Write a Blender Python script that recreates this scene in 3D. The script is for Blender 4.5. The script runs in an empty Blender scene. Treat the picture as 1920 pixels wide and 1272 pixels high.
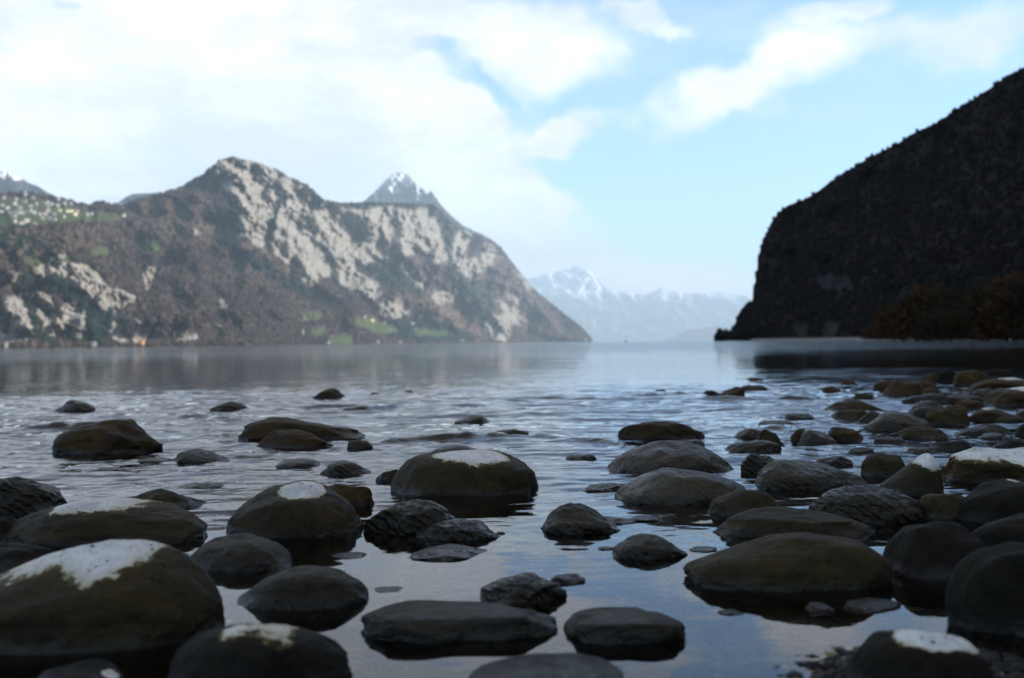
import bpy, math, random
import numpy as np
from mathutils import Matrix, Vector

# ------------------------------------------------------------------ camera, world, sun
S = bpy.context.scene
COL = S.collection
RAD = math.radians
H = 0.35                      # lens height above the lake
FP = 35.0/36.0*1920.0         # focal length in photograph pixels
PITCH, ROLL = 7.0/FP, math.atan(22.0/1920.0)
F_ = np.array([0, math.cos(PITCH), math.sin(PITCH)])
U0 = np.array([0, -math.sin(PITCH), math.cos(PITCH)])
R0 = np.array([1.0, 0, 0])
R_ = math.cos(ROLL)*R0 - math.sin(ROLL)*U0
U_ = math.sin(ROLL)*R0 + math.cos(ROLL)*U0
cd = bpy.data.cameras.new('camera'); cam = bpy.data.objects.new('camera', cd); COL.objects.link(cam)
cd.sensor_width = 36; cd.lens = 35; cd.clip_start = 0.05; cd.clip_end = 120000
m = Matrix.Identity(4)
for i in range(3):
    m[i][0] = R_[i]; m[i][1] = U_[i]; m[i][2] = -F_[i]
m[2][3] = H
cam.matrix_world = m
cd.dof.use_dof = True; cd.dof.focus_distance = 2.25; cd.dof.aperture_fstop = 4.5
S.camera = cam
S.view_settings.view_transform = 'Standard'; S.view_settings.look = 'None'
S.view_settings.exposure = 0.8; S.view_settings.gamma = 1.0
S.render.engine = 'CYCLES'
S.cycles.use_denoising = True
S.cycles.max_bounces = 8; S.cycles.volume_bounces = 2; S.cycles.transparent_max_bounces = 12
S.cycles.caustics_reflective = False; S.cycles.caustics_refractive = False
S.cycles.sample_clamp_indirect = 4.0

SUN_AZ, SUN_EL = RAD(96), RAD(24)     # from +Y towards +X
sd = bpy.data.lights.new('sun', 'SUN'); sd.energy = 4.8; sd.angle = RAD(0.5); sd.color = (1.0, 0.9, 0.76)
sun = bpy.data.objects.new('sun', sd); COL.objects.link(sun)
sv = Vector((math.sin(SUN_AZ)*math.cos(SUN_EL), math.cos(SUN_AZ)*math.cos(SUN_EL), math.sin(SUN_EL)))
sun.rotation_euler = sv.to_track_quat('Z', 'Y').to_euler()

def pix_dir(px, py):
    px = np.asarray(px, float); py = np.asarray(py, float)
    a = (px-960)/FP; b = (636-py)/FP
    return F_[None, :] + a.reshape(-1, 1)*R_[None, :] + b.reshape(-1, 1)*U_[None, :]
def to_azel(px, py):
    d = pix_dir(px, py)
    return np.arctan2(d[:, 0], d[:, 1]), np.arctan2(d[:, 2], np.hypot(d[:, 0], d[:, 1]))
def project(P):
    Q = np.asarray(P, float) - np.array([0, 0, H])
    z = np.maximum(Q@F_, 1e-4)
    return 960 + FP*(Q@R_)/z, 636 - FP*(Q@U_)/z
def on_water(px, py, z=0.0):
    d = pix_dir([px], [py])[0]; t = (z-H)/d[2]
    return d[0]*t, d[1]*t

# ------------------------------------------------------------------ node helpers
class NT:
    def __init__(s, tree): s.t = tree; s.t.nodes.clear()
    def n(s, typ, **kw):
        nd = s.t.nodes.new(typ)
        for k, v in kw.items():
            if hasattr(nd, k) and k not in nd.inputs: setattr(nd, k, v)
            else: nd.inputs[k].default_value = v
        return nd
    def l(s, a, b): s.t.links.new(a, b)
    def put(s, sock, v):
        if isinstance(v, bpy.types.NodeSocket): s.l(v, sock)
        else: sock.default_value = v
    def math(s, op, a, b=None, c=None, clamp=False):
        nd = s.t.nodes.new('ShaderNodeMath'); nd.operation = op; nd.use_clamp = clamp
        for i, v in enumerate((a, b, c)):
            if v is not None: s.put(nd.inputs[i], v)
        return nd.outputs[0]
    def vmath(s, op, a, b=None):
        nd = s.t.nodes.new('ShaderNodeVectorMath'); nd.operation = op
        s.put(nd.inputs[0], a)
        if b is not None: s.put(nd.inputs[1], b)
        return nd.outputs[0]
    def mix(s, f, a, b, blend='MIX'):
        nd = s.t.nodes.new('ShaderNodeMix'); nd.data_type = 'RGBA'; nd.blend_type = blend
        s.put(nd.inputs[0], f); s.put(nd.inputs[6], a); s.put(nd.inputs[7], b)
        return nd.outputs[2]
    def step(s, v, a, b, lo=0.0, hi=1.0):
        nd = s.t.nodes.new('ShaderNodeMapRange'); nd.interpolation_type = 'SMOOTHSTEP'
        s.put(nd.inputs[0], v); nd.inputs[1].default_value = a; nd.inputs[2].default_value = b
        s.put(nd.inputs[3], lo); s.put(nd.inputs[4], hi)
        return nd.outputs[0]
    def noise(s, vec, scale, detail=4.0, rough=0.55, dist=0.0):
        nd = s.t.nodes.new('ShaderNodeTexNoise')
        if vec is not None: s.l(vec, nd.inputs['Vector'])
        nd.inputs['Scale'].default_value = scale; nd.inputs['Detail'].default_value = detail
        nd.inputs['Roughness'].default_value = rough; nd.inputs['Distortion'].default_value = dist
        return nd.outputs[0]
    def scaled(s, vec, sc, rot=(0, 0, 0), loc=(0, 0, 0), typ='POINT'):
        nd = s.t.nodes.new('ShaderNodeMapping'); nd.vector_type = typ
        s.l(vec, nd.inputs[0]); nd.inputs['Location'].default_value = loc
        nd.inputs['Rotation'].default_value = rot; nd.inputs['Scale'].default_value = sc
        return nd.outputs[0]
    def attr(s, name):
        nd = s.t.nodes.new('ShaderNodeAttribute'); nd.attribute_name = name
        return nd.outputs['Fac']
def C(r, g, b): return (r, g, b, 1.0)
def material(name):
    mt = bpy.data.materials.new(name); mt.use_nodes = True
    return mt, NT(mt.node_tree)
def finish(t, col, rough, nrm=None, spec=0.5, coat=None):
    p = t.n('ShaderNodeBsdfPrincipled'); o = t.n('ShaderNodeOutputMaterial')
    t.put(p.inputs['Base Color'], col); t.put(p.inputs['Roughness'], rough)
    t.put(p.inputs['Specular IOR Level'], spec)
    if nrm is not None: t.l(nrm, p.inputs['Normal'])
    if coat is not None:
        t.put(p.inputs['Coat Weight'], coat); p.inputs['Coat Roughness'].default_value = 0.10
        p.inputs['Coat IOR'].default_value = 1.33
        if nrm is not None: t.l(nrm, p.inputs['Coat Normal'])
    t.l(p.outputs[0], o.inputs[0]); return p
def bump(t, h, strength, dist, nrm=None):
    b = t.n('ShaderNodeBump'); t.put(b.inputs['Strength'], strength); t.put(b.inputs['Distance'], dist)
    t.l(h, b.inputs['Height'])
    if nrm is not None: t.l(nrm, b.inputs['Normal'])
    return b.outputs[0]

# ------------------------------------------------------------------ world: physical sky with clouds
W = bpy.data.worlds.new('World'); S.world = W; W.use_nodes = True
t = NT(W.node_tree)
geo = t.n('ShaderNodeTexCoord').outputs['Generated']
sep = t.n('ShaderNodeSeparateXYZ'); t.l(geo, sep.inputs[0])
az = t.math('ARCTAN2', sep.outputs[0], sep.outputs[1]); el = t.math('ARCSINE', sep.outputs[2])
cmb = t.n('ShaderNodeCombineXYZ'); t.l(az, cmb.inputs[0]); t.l(el, cmb.inputs[1]); uv = cmb.outputs[0]
wn = t.n('ShaderNodeTexNoise'); t.l(geo, wn.inputs['Vector'])
wn.inputs['Scale'].default_value = 9.0; wn.inputs['Detail'].default_value = 6.0; wn.inputs['Roughness'].default_value = 0.55
warp = t.n('ShaderNodeVectorMath', operation='MULTIPLY_ADD')
t.l(wn.outputs['Color'], warp.inputs[0]); warp.inputs[1].default_value = (0.17, 0.11, 0); t.l(uv, warp.inputs[2])
wuv = t.vmath('SUBTRACT', warp.outputs[0], (0.085, 0.055, 0))
# (x, y, half-width, half-height, tilt in degrees, weight) of cloud banks, in degrees of view given by photograph pixels
BLOBS = [
    (150, 200, 900, 560, 0, 1.9), (560, 300, 560, 380, 0, 1.4), (820, 420, 330, 230, -20, 1.2), (980, 500, 330, 140, -15, 1.3),
    (1260, 535, 330, 70, 0, 1.1), (1020, 70, 210, 130, 0, 1.2), (700, 0, 300, 120, 0, 1.3), (880, 240, 110, 80, -15, 1.0),
    (1070, 252, 120, 62, 18, 1.9), (1030, 390, 130, 70, -10, 1.0), (1290, 190, 180, 60, 14, 0.95), (1450, 130, 210, 80, 22, 0.85), (1600, 90, 190, 60, 8, 0.7),
    (1560, 12, 150, 40, 8, 0.9), (1830, 60, 190, 60, 16, 0.9), (1240, 30, 90, 30, -25, 0.75), (1430, 262, 14, 40, 8, 0.55),
    (790, 112, 110, 46, 8, -0.95), (905, 185, 110, 40, -35, -0.8), (640, 85, 50, 16, 5, -0.5), (100, -5, 60, 22, 0, -1.0),
    (1390, 110, 50, 22, 10, -0.5), (1700, -250, 700, 200, 0, -0.9), (1500, 330, 500, 100, 0, -0.5),
]
acc = None
for (x, y, a, b, rot, w) in BLOBS:
    (A, ), (E, ) = to_azel([x], [y])
    g = t.n('ShaderNodeTexGradient', gradient_type='SPHERICAL')
    mp = t.scaled(wuv, (a/FP, b/FP, 1), (0, 0, RAD(rot)), (A, E, 0), 'TEXTURE')
    t.l(mp, g.inputs[0])
    s1 = t.step(g.outputs['Fac'], 0.0, 0.75)
    acc = t.math('MULTIPLY', s1, w) if acc is None else t.math('MULTIPLY_ADD', s1, w, acc)
cn = t.noise(t.scaled(geo, (1, 1, 2.0)), 5.5, 7.0, 0.6, 0.2)
cn2 = t.noise(t.scaled(geo, (1, 1, 1.6), loc=(3, 1, 2)), 3.0, 5.0, 0.55)
field = t.math('ADD', acc, t.math('MULTIPLY_ADD', cn, 2.2, -1.15))
mask = t.step(field, -0.10, 1.30)
overhead = t.math('MULTIPLY', t.step(el, 0.42, 0.62), t.step(cn2, 0.30, 0.60, 0.65, 1.0))
mask = t.math('MULTIPLY', mask, t.step(t.noise(t.scaled(geo, (1, 1, 2.2), loc=(1, 7, 4)), 9.0, 7.0, 0.65), 0.25, 0.60, 0.72, 1.0))
mask = t.math('MAXIMUM', mask, overhead)
low = t.step(el, -0.02, 0.20)       # milky air low over the water
sky = t.n('ShaderNodeTexSky', sky_type='NISHITA'); sky.sun_disc = False
sky.sun_elevation = SUN_EL; sky.sun_rotation = SUN_AZ; sky.altitude = 450; sky.air_density = 1.0; sky.dust_density = 0.6; sky.ozone_density = 1.6
skyc = t.mix(1.0, sky.outputs[0], C(0.80, 1.03, 1.27), 'MULTIPLY')
shade = t.math('MULTIPLY_ADD', t.noise(t.scaled(geo, (1, 1, 2.4), loc=(5, 3, 1)), 4.0, 6.0, 0.6), 1.0, 0.0)
bright = t.step(shade, 0.38, 0.60)
cloudc = t.mix(bright, C(3.85, 3.8, 3.95), C(5.7, 5.35, 5.05))
cloudc = t.mix(t.step(el, 0.45, 0.8), cloudc, C(1.30, 1.14, 0.95))   # unseen overhead clouds, kept dim and warm to tone the light on the stones
final = t.mix(t.math('MULTIPLY', mask, 0.97), skyc, cloudc)
bg = t.n('ShaderNodeBackground'); t.l(final, bg.inputs[0]); bg.inputs[1].default_value = 0.15
o = t.n('ShaderNodeOutputWorld'); t.l(bg.outputs[0], o.inputs[0])

# ------------------------------------------------------------------ numpy noise
_rng = np.random.RandomState(7)
_perm = np.concatenate([_rng.permutation(256)]*3)
_grad = _rng.normal(size=(256, 3)); _grad /= np.linalg.norm(_grad, axis=1)[:, None]
def perlin(x, y, z):
    xi = np.floor(x).astype(int); yi = np.floor(y).astype(int); zi = np.floor(z).astype(int)
    xf, yf, zf = x-xi, y-yi, z-zi
    xi &= 255; yi &= 255; zi &= 255
    u = xf*xf*xf*(xf*(xf*6-15)+10); v = yf*yf*yf*(yf*(yf*6-15)+10); w = zf*zf*zf*(zf*(zf*6-15)+10)
    def g(i, j, k):
        h = _perm[_perm[_perm[(xi+i) & 255]+((yi+j) & 255)]+((zi+k) & 255)]
        G = _grad[h]
        return G[..., 0]*(xf-i)+G[..., 1]*(yf-j)+G[..., 2]*(zf-k)
    x00 = g(0,0,0)*(1-u)+g(1,0,0)*u; x10 = g(0,1,0)*(1-u)+g(1,1,0)*u
    x01 = g(0,0,1)*(1-u)+g(1,0,1)*u; x11 = g(0,1,1)*(1-u)+g(1,1,1)*u
    return ((x00*(1-v)+x10*v)*(1-w)+(x01*(1-v)+x11*v)*w)*1.6
def fbm(x, y, z, octv=4, gain=0.5, ridged=False):
    s = 0; a = 1.0; tot = 0
    for i in range(octv):
        n = perlin(x+17.3*i, y+9.1*i, z+4.7*i)
        if ridged: n = 1-2*np.abs(n)
        s = s+a*n; tot += a; a *= gain; x = x*2.03; y = y*2.03; z = z*2.03
    return s/tot

# ------------------------------------------------------------------ object helpers
def make_mesh(name, verts, faces, mat=None, smooth=True, attrs=None):
    me = bpy.data.meshes.new(name)
    verts = np.ascontiguousarray(verts, dtype=np.float32); faces = np.ascontiguousarray(faces, dtype=np.int32)
    nv, nf, k = len(verts), len(faces), faces.shape[1]
    me.vertices.add(nv); me.vertices.foreach_set('co', verts.ravel())
    me.loops.add(nf*k); me.loops.foreach_set('vertex_index', faces.ravel())
    me.polygons.add(nf); me.polygons.foreach_set('loop_start', np.arange(0, nf*k, k, dtype=np.int32))
    me.update(calc_edges=True)
    me.polygons.foreach_set('use_smooth', np.full(nf, smooth))
    for an, av in (attrs or {}).items():
        at = me.attributes.new(an, 'FLOAT', 'POINT'); at.data.foreach_set('value', np.asarray(av, dtype=np.float32))
    if mat: me.materials.append(mat)
    me.validate(); return me
def link(name, me, parent=None, **props):
    ob = bpy.data.objects.new(name, me); COL.objects.link(ob)
    if parent is not None: ob.parent = parent
    for k, v in props.items(): ob[k] = v
    return ob
def grid_faces(nr, nc):
    i = np.arange(nr-1)[:, None]*nc+np.arange(nc-1)[None, :]
    return np.stack([i, i+1, i+1+nc, i+nc], -1).reshape(-1, 4)

# ------------------------------------------------------------------ distant land
def inside(poly, X, Y):
    p = np.array(poly, float); r = np.zeros(X.shape, bool); j = len(p)-1
    for i in range(len(p)):
        xi, yi = p[i]; xj, yj = p[j]
        c = ((yi > Y) != (yj > Y)) & (X < (xj-xi)*(Y-yi)/((yj-yi) if yj != yi else 1e-9)+xi)
        r ^= c; j = i
    return r
RX0, RY0, RS = -120, 80, 2.0
_RX, _RY = np.meshgrid(np.arange(RX0, 2040, RS), np.arange(RY0, 680, RS))
def raster(polys, blur=3):
    a = np.zeros(_RX.shape)
    for e in polys:
        w, poly = (e if isinstance(e[0], (int, float)) else (1.0, e))
        a = np.maximum(a, inside(poly, _RX, _RY)*w)
    for ax in (0, 1):
        for _ in range(2):
            a = sum(np.roll(a, s, ax) for s in range(-blur, blur+1))/(2*blur+1)
    return a
def sample(img, px, py):
    x = np.clip((px-RX0)/RS, 0, img.shape[1]-1.001); y = np.clip((py-RY0)/RS, 0, img.shape[0]-1.001)
    i = x.astype(int); j = y.astype(int); fx = x-i; fy = y-j
    return (img[j, i]*(1-fx)+img[j, i+1]*fx)*(1-fy)+(img[j+1, i]*(1-fx)+img[j+1, i+1]*fx)*fy

def land(name, sil, r0, r1, az_extra=(), ncol=600, nrow=120, relief=0.05, seed=0, fscale=22.0, steep=None,
         masks=None, mat=None, rough_sil=0.0008, back=1.35, gullies=1.0):
    """A mountain: sil is its skyline (photograph pixels), az_extra continues it outside the frame as (az deg, el deg);
    r0 / r1 give distance of shore and of crest by azimuth."""
    a, e = to_azel([p[0] for p in sil], [p[1] for p in sil])
    a = list(a); e = list(e)
    for (ad, ed) in az_extra: a.append(RAD(ad)); e.append(RAD(ed))
    o = np.argsort(a); a = np.array(a)[o]; e = np.array(e)[o]
    AZ = np.linspace(a[0], a[-1], ncol)
    ER = np.interp(AZ, a, e)
    ER = ER+rough_sil*fbm(AZ*260, AZ*0+seed, AZ*0, 4, 0.65)
    ER = np.maximum(ER, 0.0006)
    q0 = np.array(r0, float); q1 = np.array(r1, float)
    A0 = np.interp(AZ, np.radians(q0[:, 0]), q0[:, 1]); A1 = np.interp(AZ, np.radians(q1[:, 0]), q1[:, 1])
    T = np.linspace(0, 1, nrow)[:, None]
    elev = -0.0004+(ER[None, :]+0.0004)*T
    azg = np.broadcast_to(AZ[None, :], elev.shape)
    D = np.stack([np.sin(azg)*np.cos(elev), np.cos(azg)*np.cos(elev), np.sin(elev)], -1).reshape(-1, 3)
    px, py = project(D*1000+np.array([0, 0, H]))
    px = px.reshape(elev.shape); py = py.reshape(elev.shape)
    wgt = np.ones(elev.shape)
    if steep is not None: wgt = steep(px, py)
    cum = np.cumsum(wgt, 0); cum = (cum-cum[:1])/(cum[-1:]-cum[:1])
    r = A0[None, :]+(A1-A0)[None, :]*cum
    n1 = fbm(azg*fscale+seed, elev*fscale*1.3+azg*fscale*0.6, azg*0+seed, 6, 0.52, ridged=True)
    n2 = fbm(azg*fscale*3.1+seed, elev*fscale*2.2-azg*fscale*1.3, azg*0+seed+5, 5, 0.6)
    env = np.minimum(1, T*6)
    r = r*(1-relief*gullies*n1*env-relief*0.75*n2*env)
    x = r*np.sin(azg); y = r*np.cos(azg); z = H+r*np.tan(elev)
    rows = [np.stack([x, y, z], -1)]
    for k in (0.25, 0.5, 0.75, 1.0):       # the far side, down to the ground again
        rb = r[-1]*(1+(back-1)*k); rows.append(np.stack([rb*np.sin(AZ), rb*np.cos(AZ), (z[-1]+3)*(1-k**1.3)-3], -1)[None])
    P = np.concatenate(rows, 0); nr = P.shape[0]
    at = {}
    for k, fn in (masks or {}).items():
        v = fn(px, py, azg, elev)
        at[k] = np.concatenate([v, np.repeat(v[-1:], nr-nrow, 0)], 0).ravel()
    me = make_mesh(name, P.reshape(-1, 3), grid_faces(nr, ncol), mat, True, at)
    ob = link(name, me, kind='structure')
    return ob, dict(x=x, y=y, z=z, px=px, py=py)
def warped(img, amp=7, sc=0.045, seed=0.0):
    def f(px, py, azg, elev):
        wx = fbm(px*sc, py*sc, px*0+seed, 4, 0.6)*amp; wy = fbm(px*sc, py*sc, px*0+seed+7, 4, 0.6)*amp
        v = sample(img, px+wx, py+wy)
        return v+0.30*fbm(px*0.12, py*0.12, px*0+seed+3, 4, 0.65)*np.minimum(1, v*4)
    return f
def land_mat(name, forest_a, forest_b, rock_a, rock_b, unit=1.0, has=('rock', 'meadow', 'conifer', 'warm')):
    mt, t = material(name)
    pos = t.n('ShaderNodeNewGeometry').outputs['Position']
    n = t.noise(pos, 0.012*unit, 8, 0.65); n2 = t.noise(pos, 0.05*unit, 6, 0.7)
    n3 = t.noise(t.scaled(pos, (1, 1, 0.25)), 0.03*unit, 7, 0.65)
    col = t.mix(t.step(n, 0.4, 0.62), forest_a, forest_b)
    col = t.mix(t.step(n2, 0.42, 0.62, 0, 0.55), col, C(forest_a[0]*0.45, forest_a[1]*0.5, forest_a[2]*0.55))
    if 'warm' in has: col = t.mix(t.math('MULTIPLY', t.step(t.attr('warm'), 0.1, 0.8), t.step(n2, 0.3, 0.65, 0.4, 1.0)), col, C(0.17, 0.118, 0.085))
    if 'conifer' in has: col = t.mix(t.step(t.math('MULTIPLY_ADD', n2, 0.6, t.attr('conifer')), 0.50, 0.80), col, C(0.012, 0.022, 0.020))  # conifer woods and the painted gully shade share this dark green
    if 'meadow' in has: col = t.mix(t.step(t.math('MULTIPLY_ADD', n2, 0.5, t.attr('meadow')), 0.60, 0.82), col, C(0.070, 0.092, 0.038))
    rk = t.mix(t.step(n3, 0.38, 0.62), rock_a, rock_b)
    rk = t.mix(t.step(n, 0.50, 0.62, 0, 0.5), rk, C(rock_a[0], rock_a[1]*0.80, rock_a[2]*0.58)); rk = t.mix(t.step(n2, 0.46, 0.62, 0, 0.75), rk, C(rock_a[0]*0.3, rock_a[1]*0.31, rock_a[2]*0.33))  # darker rock tone mixed in to suggest shaded ledges and fissures
    if 'rock' in has: col = t.mix(t.step(t.math('MULTIPLY_ADD', n2, 0.5, t.attr('rock')), 0.36, 0.72), col, rk)
    if 'snow' in has: col = t.mix(t.step(t.math('MULTIPLY_ADD', n3, 0.6, t.attr('snow')), 0.66, 0.84), col, C(0.82, 0.84, 0.88))
    finish(t, col, 0.9, bump(t, n2, 0.8, 9.0/unit), spec=0.05)
    return mt

ROCKS = [
 (0.17, [(370,335),(437,295),(600,372),(820,388),(900,440),(960,490),(1020,570),(1040,630),(900,600),(820,540),(700,500),(560,500),(470,470),(400,440)]),
 (0.17, [(-60,500),(60,500),(130,530),(260,590),(400,605),(400,645),(-60,655)]), (0.14, [(560,470),(800,500),(960,600),(900,630),(780,600),(640,560)]),
 [(408,308),(437,295),(470,302),(505,312),(520,330),(500,352),(470,345),(455,362),(430,355),(412,340)],
 [(418,350),(455,352),(490,352),(522,362),(510,400),(498,425),(480,415),(462,385),(432,368)],
 [(525,330),(545,338),(572,362),(580,378),(560,378),(535,355)],
 [(530,385),(550,372),(600,392),(632,402),(655,430),(662,470),(640,505),(600,522),(560,505),(520,478),(510,448)],
 [(655,398),(690,396),(735,390),(765,396),(800,396),(820,425),(832,470),(836,492),(806,488),(782,470),(755,480),(735,492),(700,488),(655,478),(640,440)],
 (0.75, [(560,480),(640,470),(700,485),(680,500),(640,510),(590,525)]),
 (0.8, [(628,392),(660,395),(655,412),(632,410)]),
 [(62,503),(95,494),(130,494),(168,500),(190,522),(200,538),(228,545),(262,560),(236,578),(212,586),(188,574),(150,540),(128,522),(100,512),(72,524)],
 [(266,510),(284,498),(293,514),(280,532),(270,530)], [(272,538),(284,538),(280,550),(274,548)],
 (0.75, [(66,535),(90,545),(105,580),(120,610),(128,640),(95,640),(78,610),(62,570)]),
 (0.62, [(120,560),(150,575),(165,600),(150,640),(125,640),(110,590)]),
 (0.65, [(5,560),(40,560),(58,600),(60,640),(20,650),(12,600)]), [(-40,580),(4,596),(16,625),(14,650),(-40,652)],
 (0.7, [(215,590),(245,590),(275,620),(280,648),(215,648),(205,620)]), (0.6, [(20,500),(38,512),(45,560),(25,560)]),
 [(617,505),(640,500),(668,512),(702,530),(717,553),(692,560),(655,538),(632,522)],
 [(708,575),(735,566),(752,565),(768,588),(744,598),(715,588)], [(409,558),(418,562),(430,582),(422,586),(413,574)],
 (0.8, [(440,408),(470,412),(486,430),(500,452),(492,466),(470,450),(448,430)]),
 (0.7, [(360,425),(375,432),(380,445),(366,444)]), (0.8, [(322,432),(336,434),(334,444),(322,442)]),
 [(850,470),(858,440),(880,432),(868,470),(870,500),(890,520),(872,518),(856,492)],
 [(884,452),(905,448),(930,470),(936,490),(920,498),(902,478)], (0.85, [(870,492),(900,486),(915,500),(900,510),(880,505)]),
 (0.8, [(910,606),(930,592),(950,594),(958,625),(946,640),(925,635)]), (0.6, [(952,545),(985,560),(1000,575),(980,575),(958,560)]),
 (0.75, [(1000,600),(1020,605),(1028,618),(1012,618)]), (0.6, [(965,500),(985,515),(1000,545),(985,540)]),
 (0.75, [(805,555),(835,545),(860,552),(850,566),(820,566)]), (0.5, [(760,500),(790,515),(800,545),(780,535)]),
 (0.55, [(320,625),(350,620),(375,628),(380,645),(330,645)]), (0.7, [(405,612),(418,606),(420,620),(408,622)]),
 (0.5, [(530,480),(560,505),(600,530),(590,540),(550,520)]), (0.55, [(385,375),(408,390),(415,415),(398,405)]),
 (0.6, [(930,560),(965,580),(985,610),(965,610),(945,585)]),
]
MEADOW = [
 [(-60,385),(40,372),(110,382),(150,395),(160,412),(110,420),(60,418),(30,428),(-60,420)], [(150,398),(215,402),(235,412),(180,418),(150,412)],
 (0.9, [(172,483),(200,480),(196,468),(176,462)]), [(250,452),(285,450),(300,460),(300,474),(270,475),(255,465)],
 [(172,466),(200,466),(215,474),(185,478)], [(38,486),(80,484),(132,482),(130,492),(90,492),(70,500),(45,498)],
 [(566,590),(590,584),(612,592),(600,600),(575,600)], [(652,600),(700,600),(735,608),(750,622),(712,626),(680,612)],
 [(622,632),(640,626),(660,632),(664,645),(616,645)], [(585,615),(610,616),(612,628),(590,630)], (0.7, [(770,612),(850,622),(860,632),(780,630)]),
 (0.6, [(110,390),(170,388),(170,402),(120,400)]),
]
CONIFER_SHADE = [  # conifer woods, plus cliff and gully shadows painted in the same dark tone
 [(418,382),(440,376),(465,382),(482,402),(488,424),(470,412),(446,398),(425,398)], [(395,385),(430,402),(450,440),(430,470),(410,450),(400,420)],
 [(520,368),(535,365),(528,400),(512,440),(503,430),(515,395)], (0.8, [(560,335),(600,365),(612,385),(640,385),(650,395),(600,385),(575,360)]),
 [(640,382),(700,380),(760,384),(815,388),(815,396),(700,392),(640,395)], (0.8, [(430,470),(480,475),(540,520),(600,548),(650,570),(640,590),(560,560),(500,520)]),
 [(820,395),(850,425),(880,445),(860,470),(850,520),(835,480)], (0.9, [(855,500),(885,520),(930,560),(920,600),(880,580),(850,550)]),
 [(80,524),(100,514),(130,532),(160,560),(190,590),(225,592),(240,590),(215,620),(190,650),(170,640),(180,610),(150,580),(110,548)],  # painted shadow below the arched cliff and along its gully
 [(45,510),(60,520),(66,580),(85,625),(105,652),(82,652),(60,610),(48,560)], (0.8, [(150,580),(172,600),(178,640),(150,645)]),  # gully shadow bands put into the ground colour
 (0.9, [(668,500),(700,492),(745,495),(770,520),(800,560),(760,545),(720,535),(690,512)]), [(60,486),(130,484),(180,500),(200,520),(180,505),(130,492),(80,500)],
 (0.7, [(700,600),(800,600),(900,630),(900,642),(760,640)]), (0.8, [(480,390),(500,398),(505,410),(488,410)]), (0.7,[(340,350),(380,330),(410,305),(412,325),(385,345),(350,362)]),
 (0.8, [(455,300),(470,296),(462,318),(450,315)]), (0.8, [(480,335),(520,345),(530,360),(490,358)]), (0.6, [(-60,440),(60,440),(150,470),(60,478),(-60,480)]),
]
WARM = [
 (0.8, [(230,400),(300,378),(380,370),(420,400),(420,450),(360,470),(300,440),(240,425)]), (0.7, [(420,450),(520,480),(640,560),(600,580),(500,540),(430,500)]),
 (0.9, [(760,520),(830,560),(900,610),(930,642),(880,642),(830,600),(770,560)]), (0.7, [(930,500),(1000,560),(1060,610),(1080,640),(1000,635),(950,580)]),
 (0.8, [(660,480),(760,490),(790,530),(720,510)]), (0.6, [(0,450),(160,430),(260,440),(160,470),(0,480)]), (0.7,[(10,452),(60,455),(50,468),(0,465)]),
]
im_rock, im_mead, im_con_shade, im_warm = raster(ROCKS, 2), raster(MEADOW, 2), raster(CONIFER_SHADE, 3), raster(WARM, 8)
STEEP = raster([(0.8, p if not isinstance(p[0], (int, float)) else p[1]) for p in ROCKS], 4)
def steep_massif(px, py):
    w = 1.0-0.75*sample(STEEP, px, py)
    w = w+2.2*sample(im_mead, px, py)*(py < 430)
    shelf = np.exp(-((py-395)/28.0)**2)*np.clip((260-px)/120, 0, 1)
    return w+3.0*shelf
MAT_MASSIF = land_mat('massif_ground', C(0.095, 0.068, 0.056), C(0.048, 0.038, 0.036), C(0.38, 0.35, 0.31), C(0.25, 0.245, 0.24))
massif, MG = land('mountain_slope',
    [(-60,358),(0,363),(60,362),(100,370),(150,381),(168,386),(185,379),(200,381),(225,386),(250,378),(290,366),(330,355),(355,342),(385,324),(410,303),(425,296),(437,293),(452,298),(465,300),
     (490,307),(520,320),(550,337),(575,346),(590,360),(610,376),(640,381),(690,379),(740,381),(790,381),(812,383),(822,388),(850,416),(870,431),(905,443),(925,452),(940,465),(960,492),(985,522),
     (1000,541),(1030,566),(1060,590),(1090,613),(1104,628),(1113,642)],
    [(-40, 2800), (-27, 3000), (-15, 4000), (-8, 6300), (0, 11000), (5, 15500)], [(-40, 6400), (-27, 6700), (-15, 7400), (-8, 10500), (0, 16000), (5, 16200)],
    az_extra=[(-33, 10), (-42, 13)], ncol=1250, nrow=330, relief=0.11, seed=3, fscale=13, steep=steep_massif,
    masks={'rock': warped(im_rock, 7, 0.05, 1.0), 'meadow': warped(im_mead, 4, 0.06, 2.0), 'conifer': warped(im_con_shade, 9, 0.04, 3.0), 'warm': warped(im_warm, 10, 0.03, 4.0)}, mat=MAT_MASSIF)
def snow_fn(lo, hi, amp=20, seed=1.0):
    def f(px, py, azg, elev):
        n = fbm(px*0.03, py*0.03, px*0+seed, 5, 0.6)
        return np.clip((hi-(py+amp*n))/(hi-lo), 0, 1)*0.75
    return f
MAT_SNOW = land_mat('snow_peak_ground', C(0.07, 0.065, 0.065), C(0.045, 0.05, 0.05), C(0.40, 0.38, 0.36), C(0.3, 0.3, 0.3), 0.6, has=('snow', 'rock'))
zero = lambda v: (lambda px, py, a, e: px*0+v)
land('snowy_peak', [(600,420),(650,395),(682,378),(700,362),(716,345),(728,333),(738,326),(748,323),(757,320),(766,328),(776,340),(790,352),(800,364),(808,358),(818,372),(830,388),(850,408),(870,424),(890,434),(905,440),(925,452),(942,470),(960,495),(985,540),(1000,570)],
     [(-12, 19500), (3, 21500)], [(-12, 23000), (3, 25000)], ncol=420, nrow=140, relief=0.09, seed=11, fscale=34, rough_sil=0.0022,
     masks={'snow': snow_fn(318, 410, 55, 2.0), 'rock': warped(raster([(0.8, [(880,450),(910,446),(945,480),(960,510),(930,500)])], 3), 6, 0.05, 6.0)}, mat=MAT_SNOW)
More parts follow.
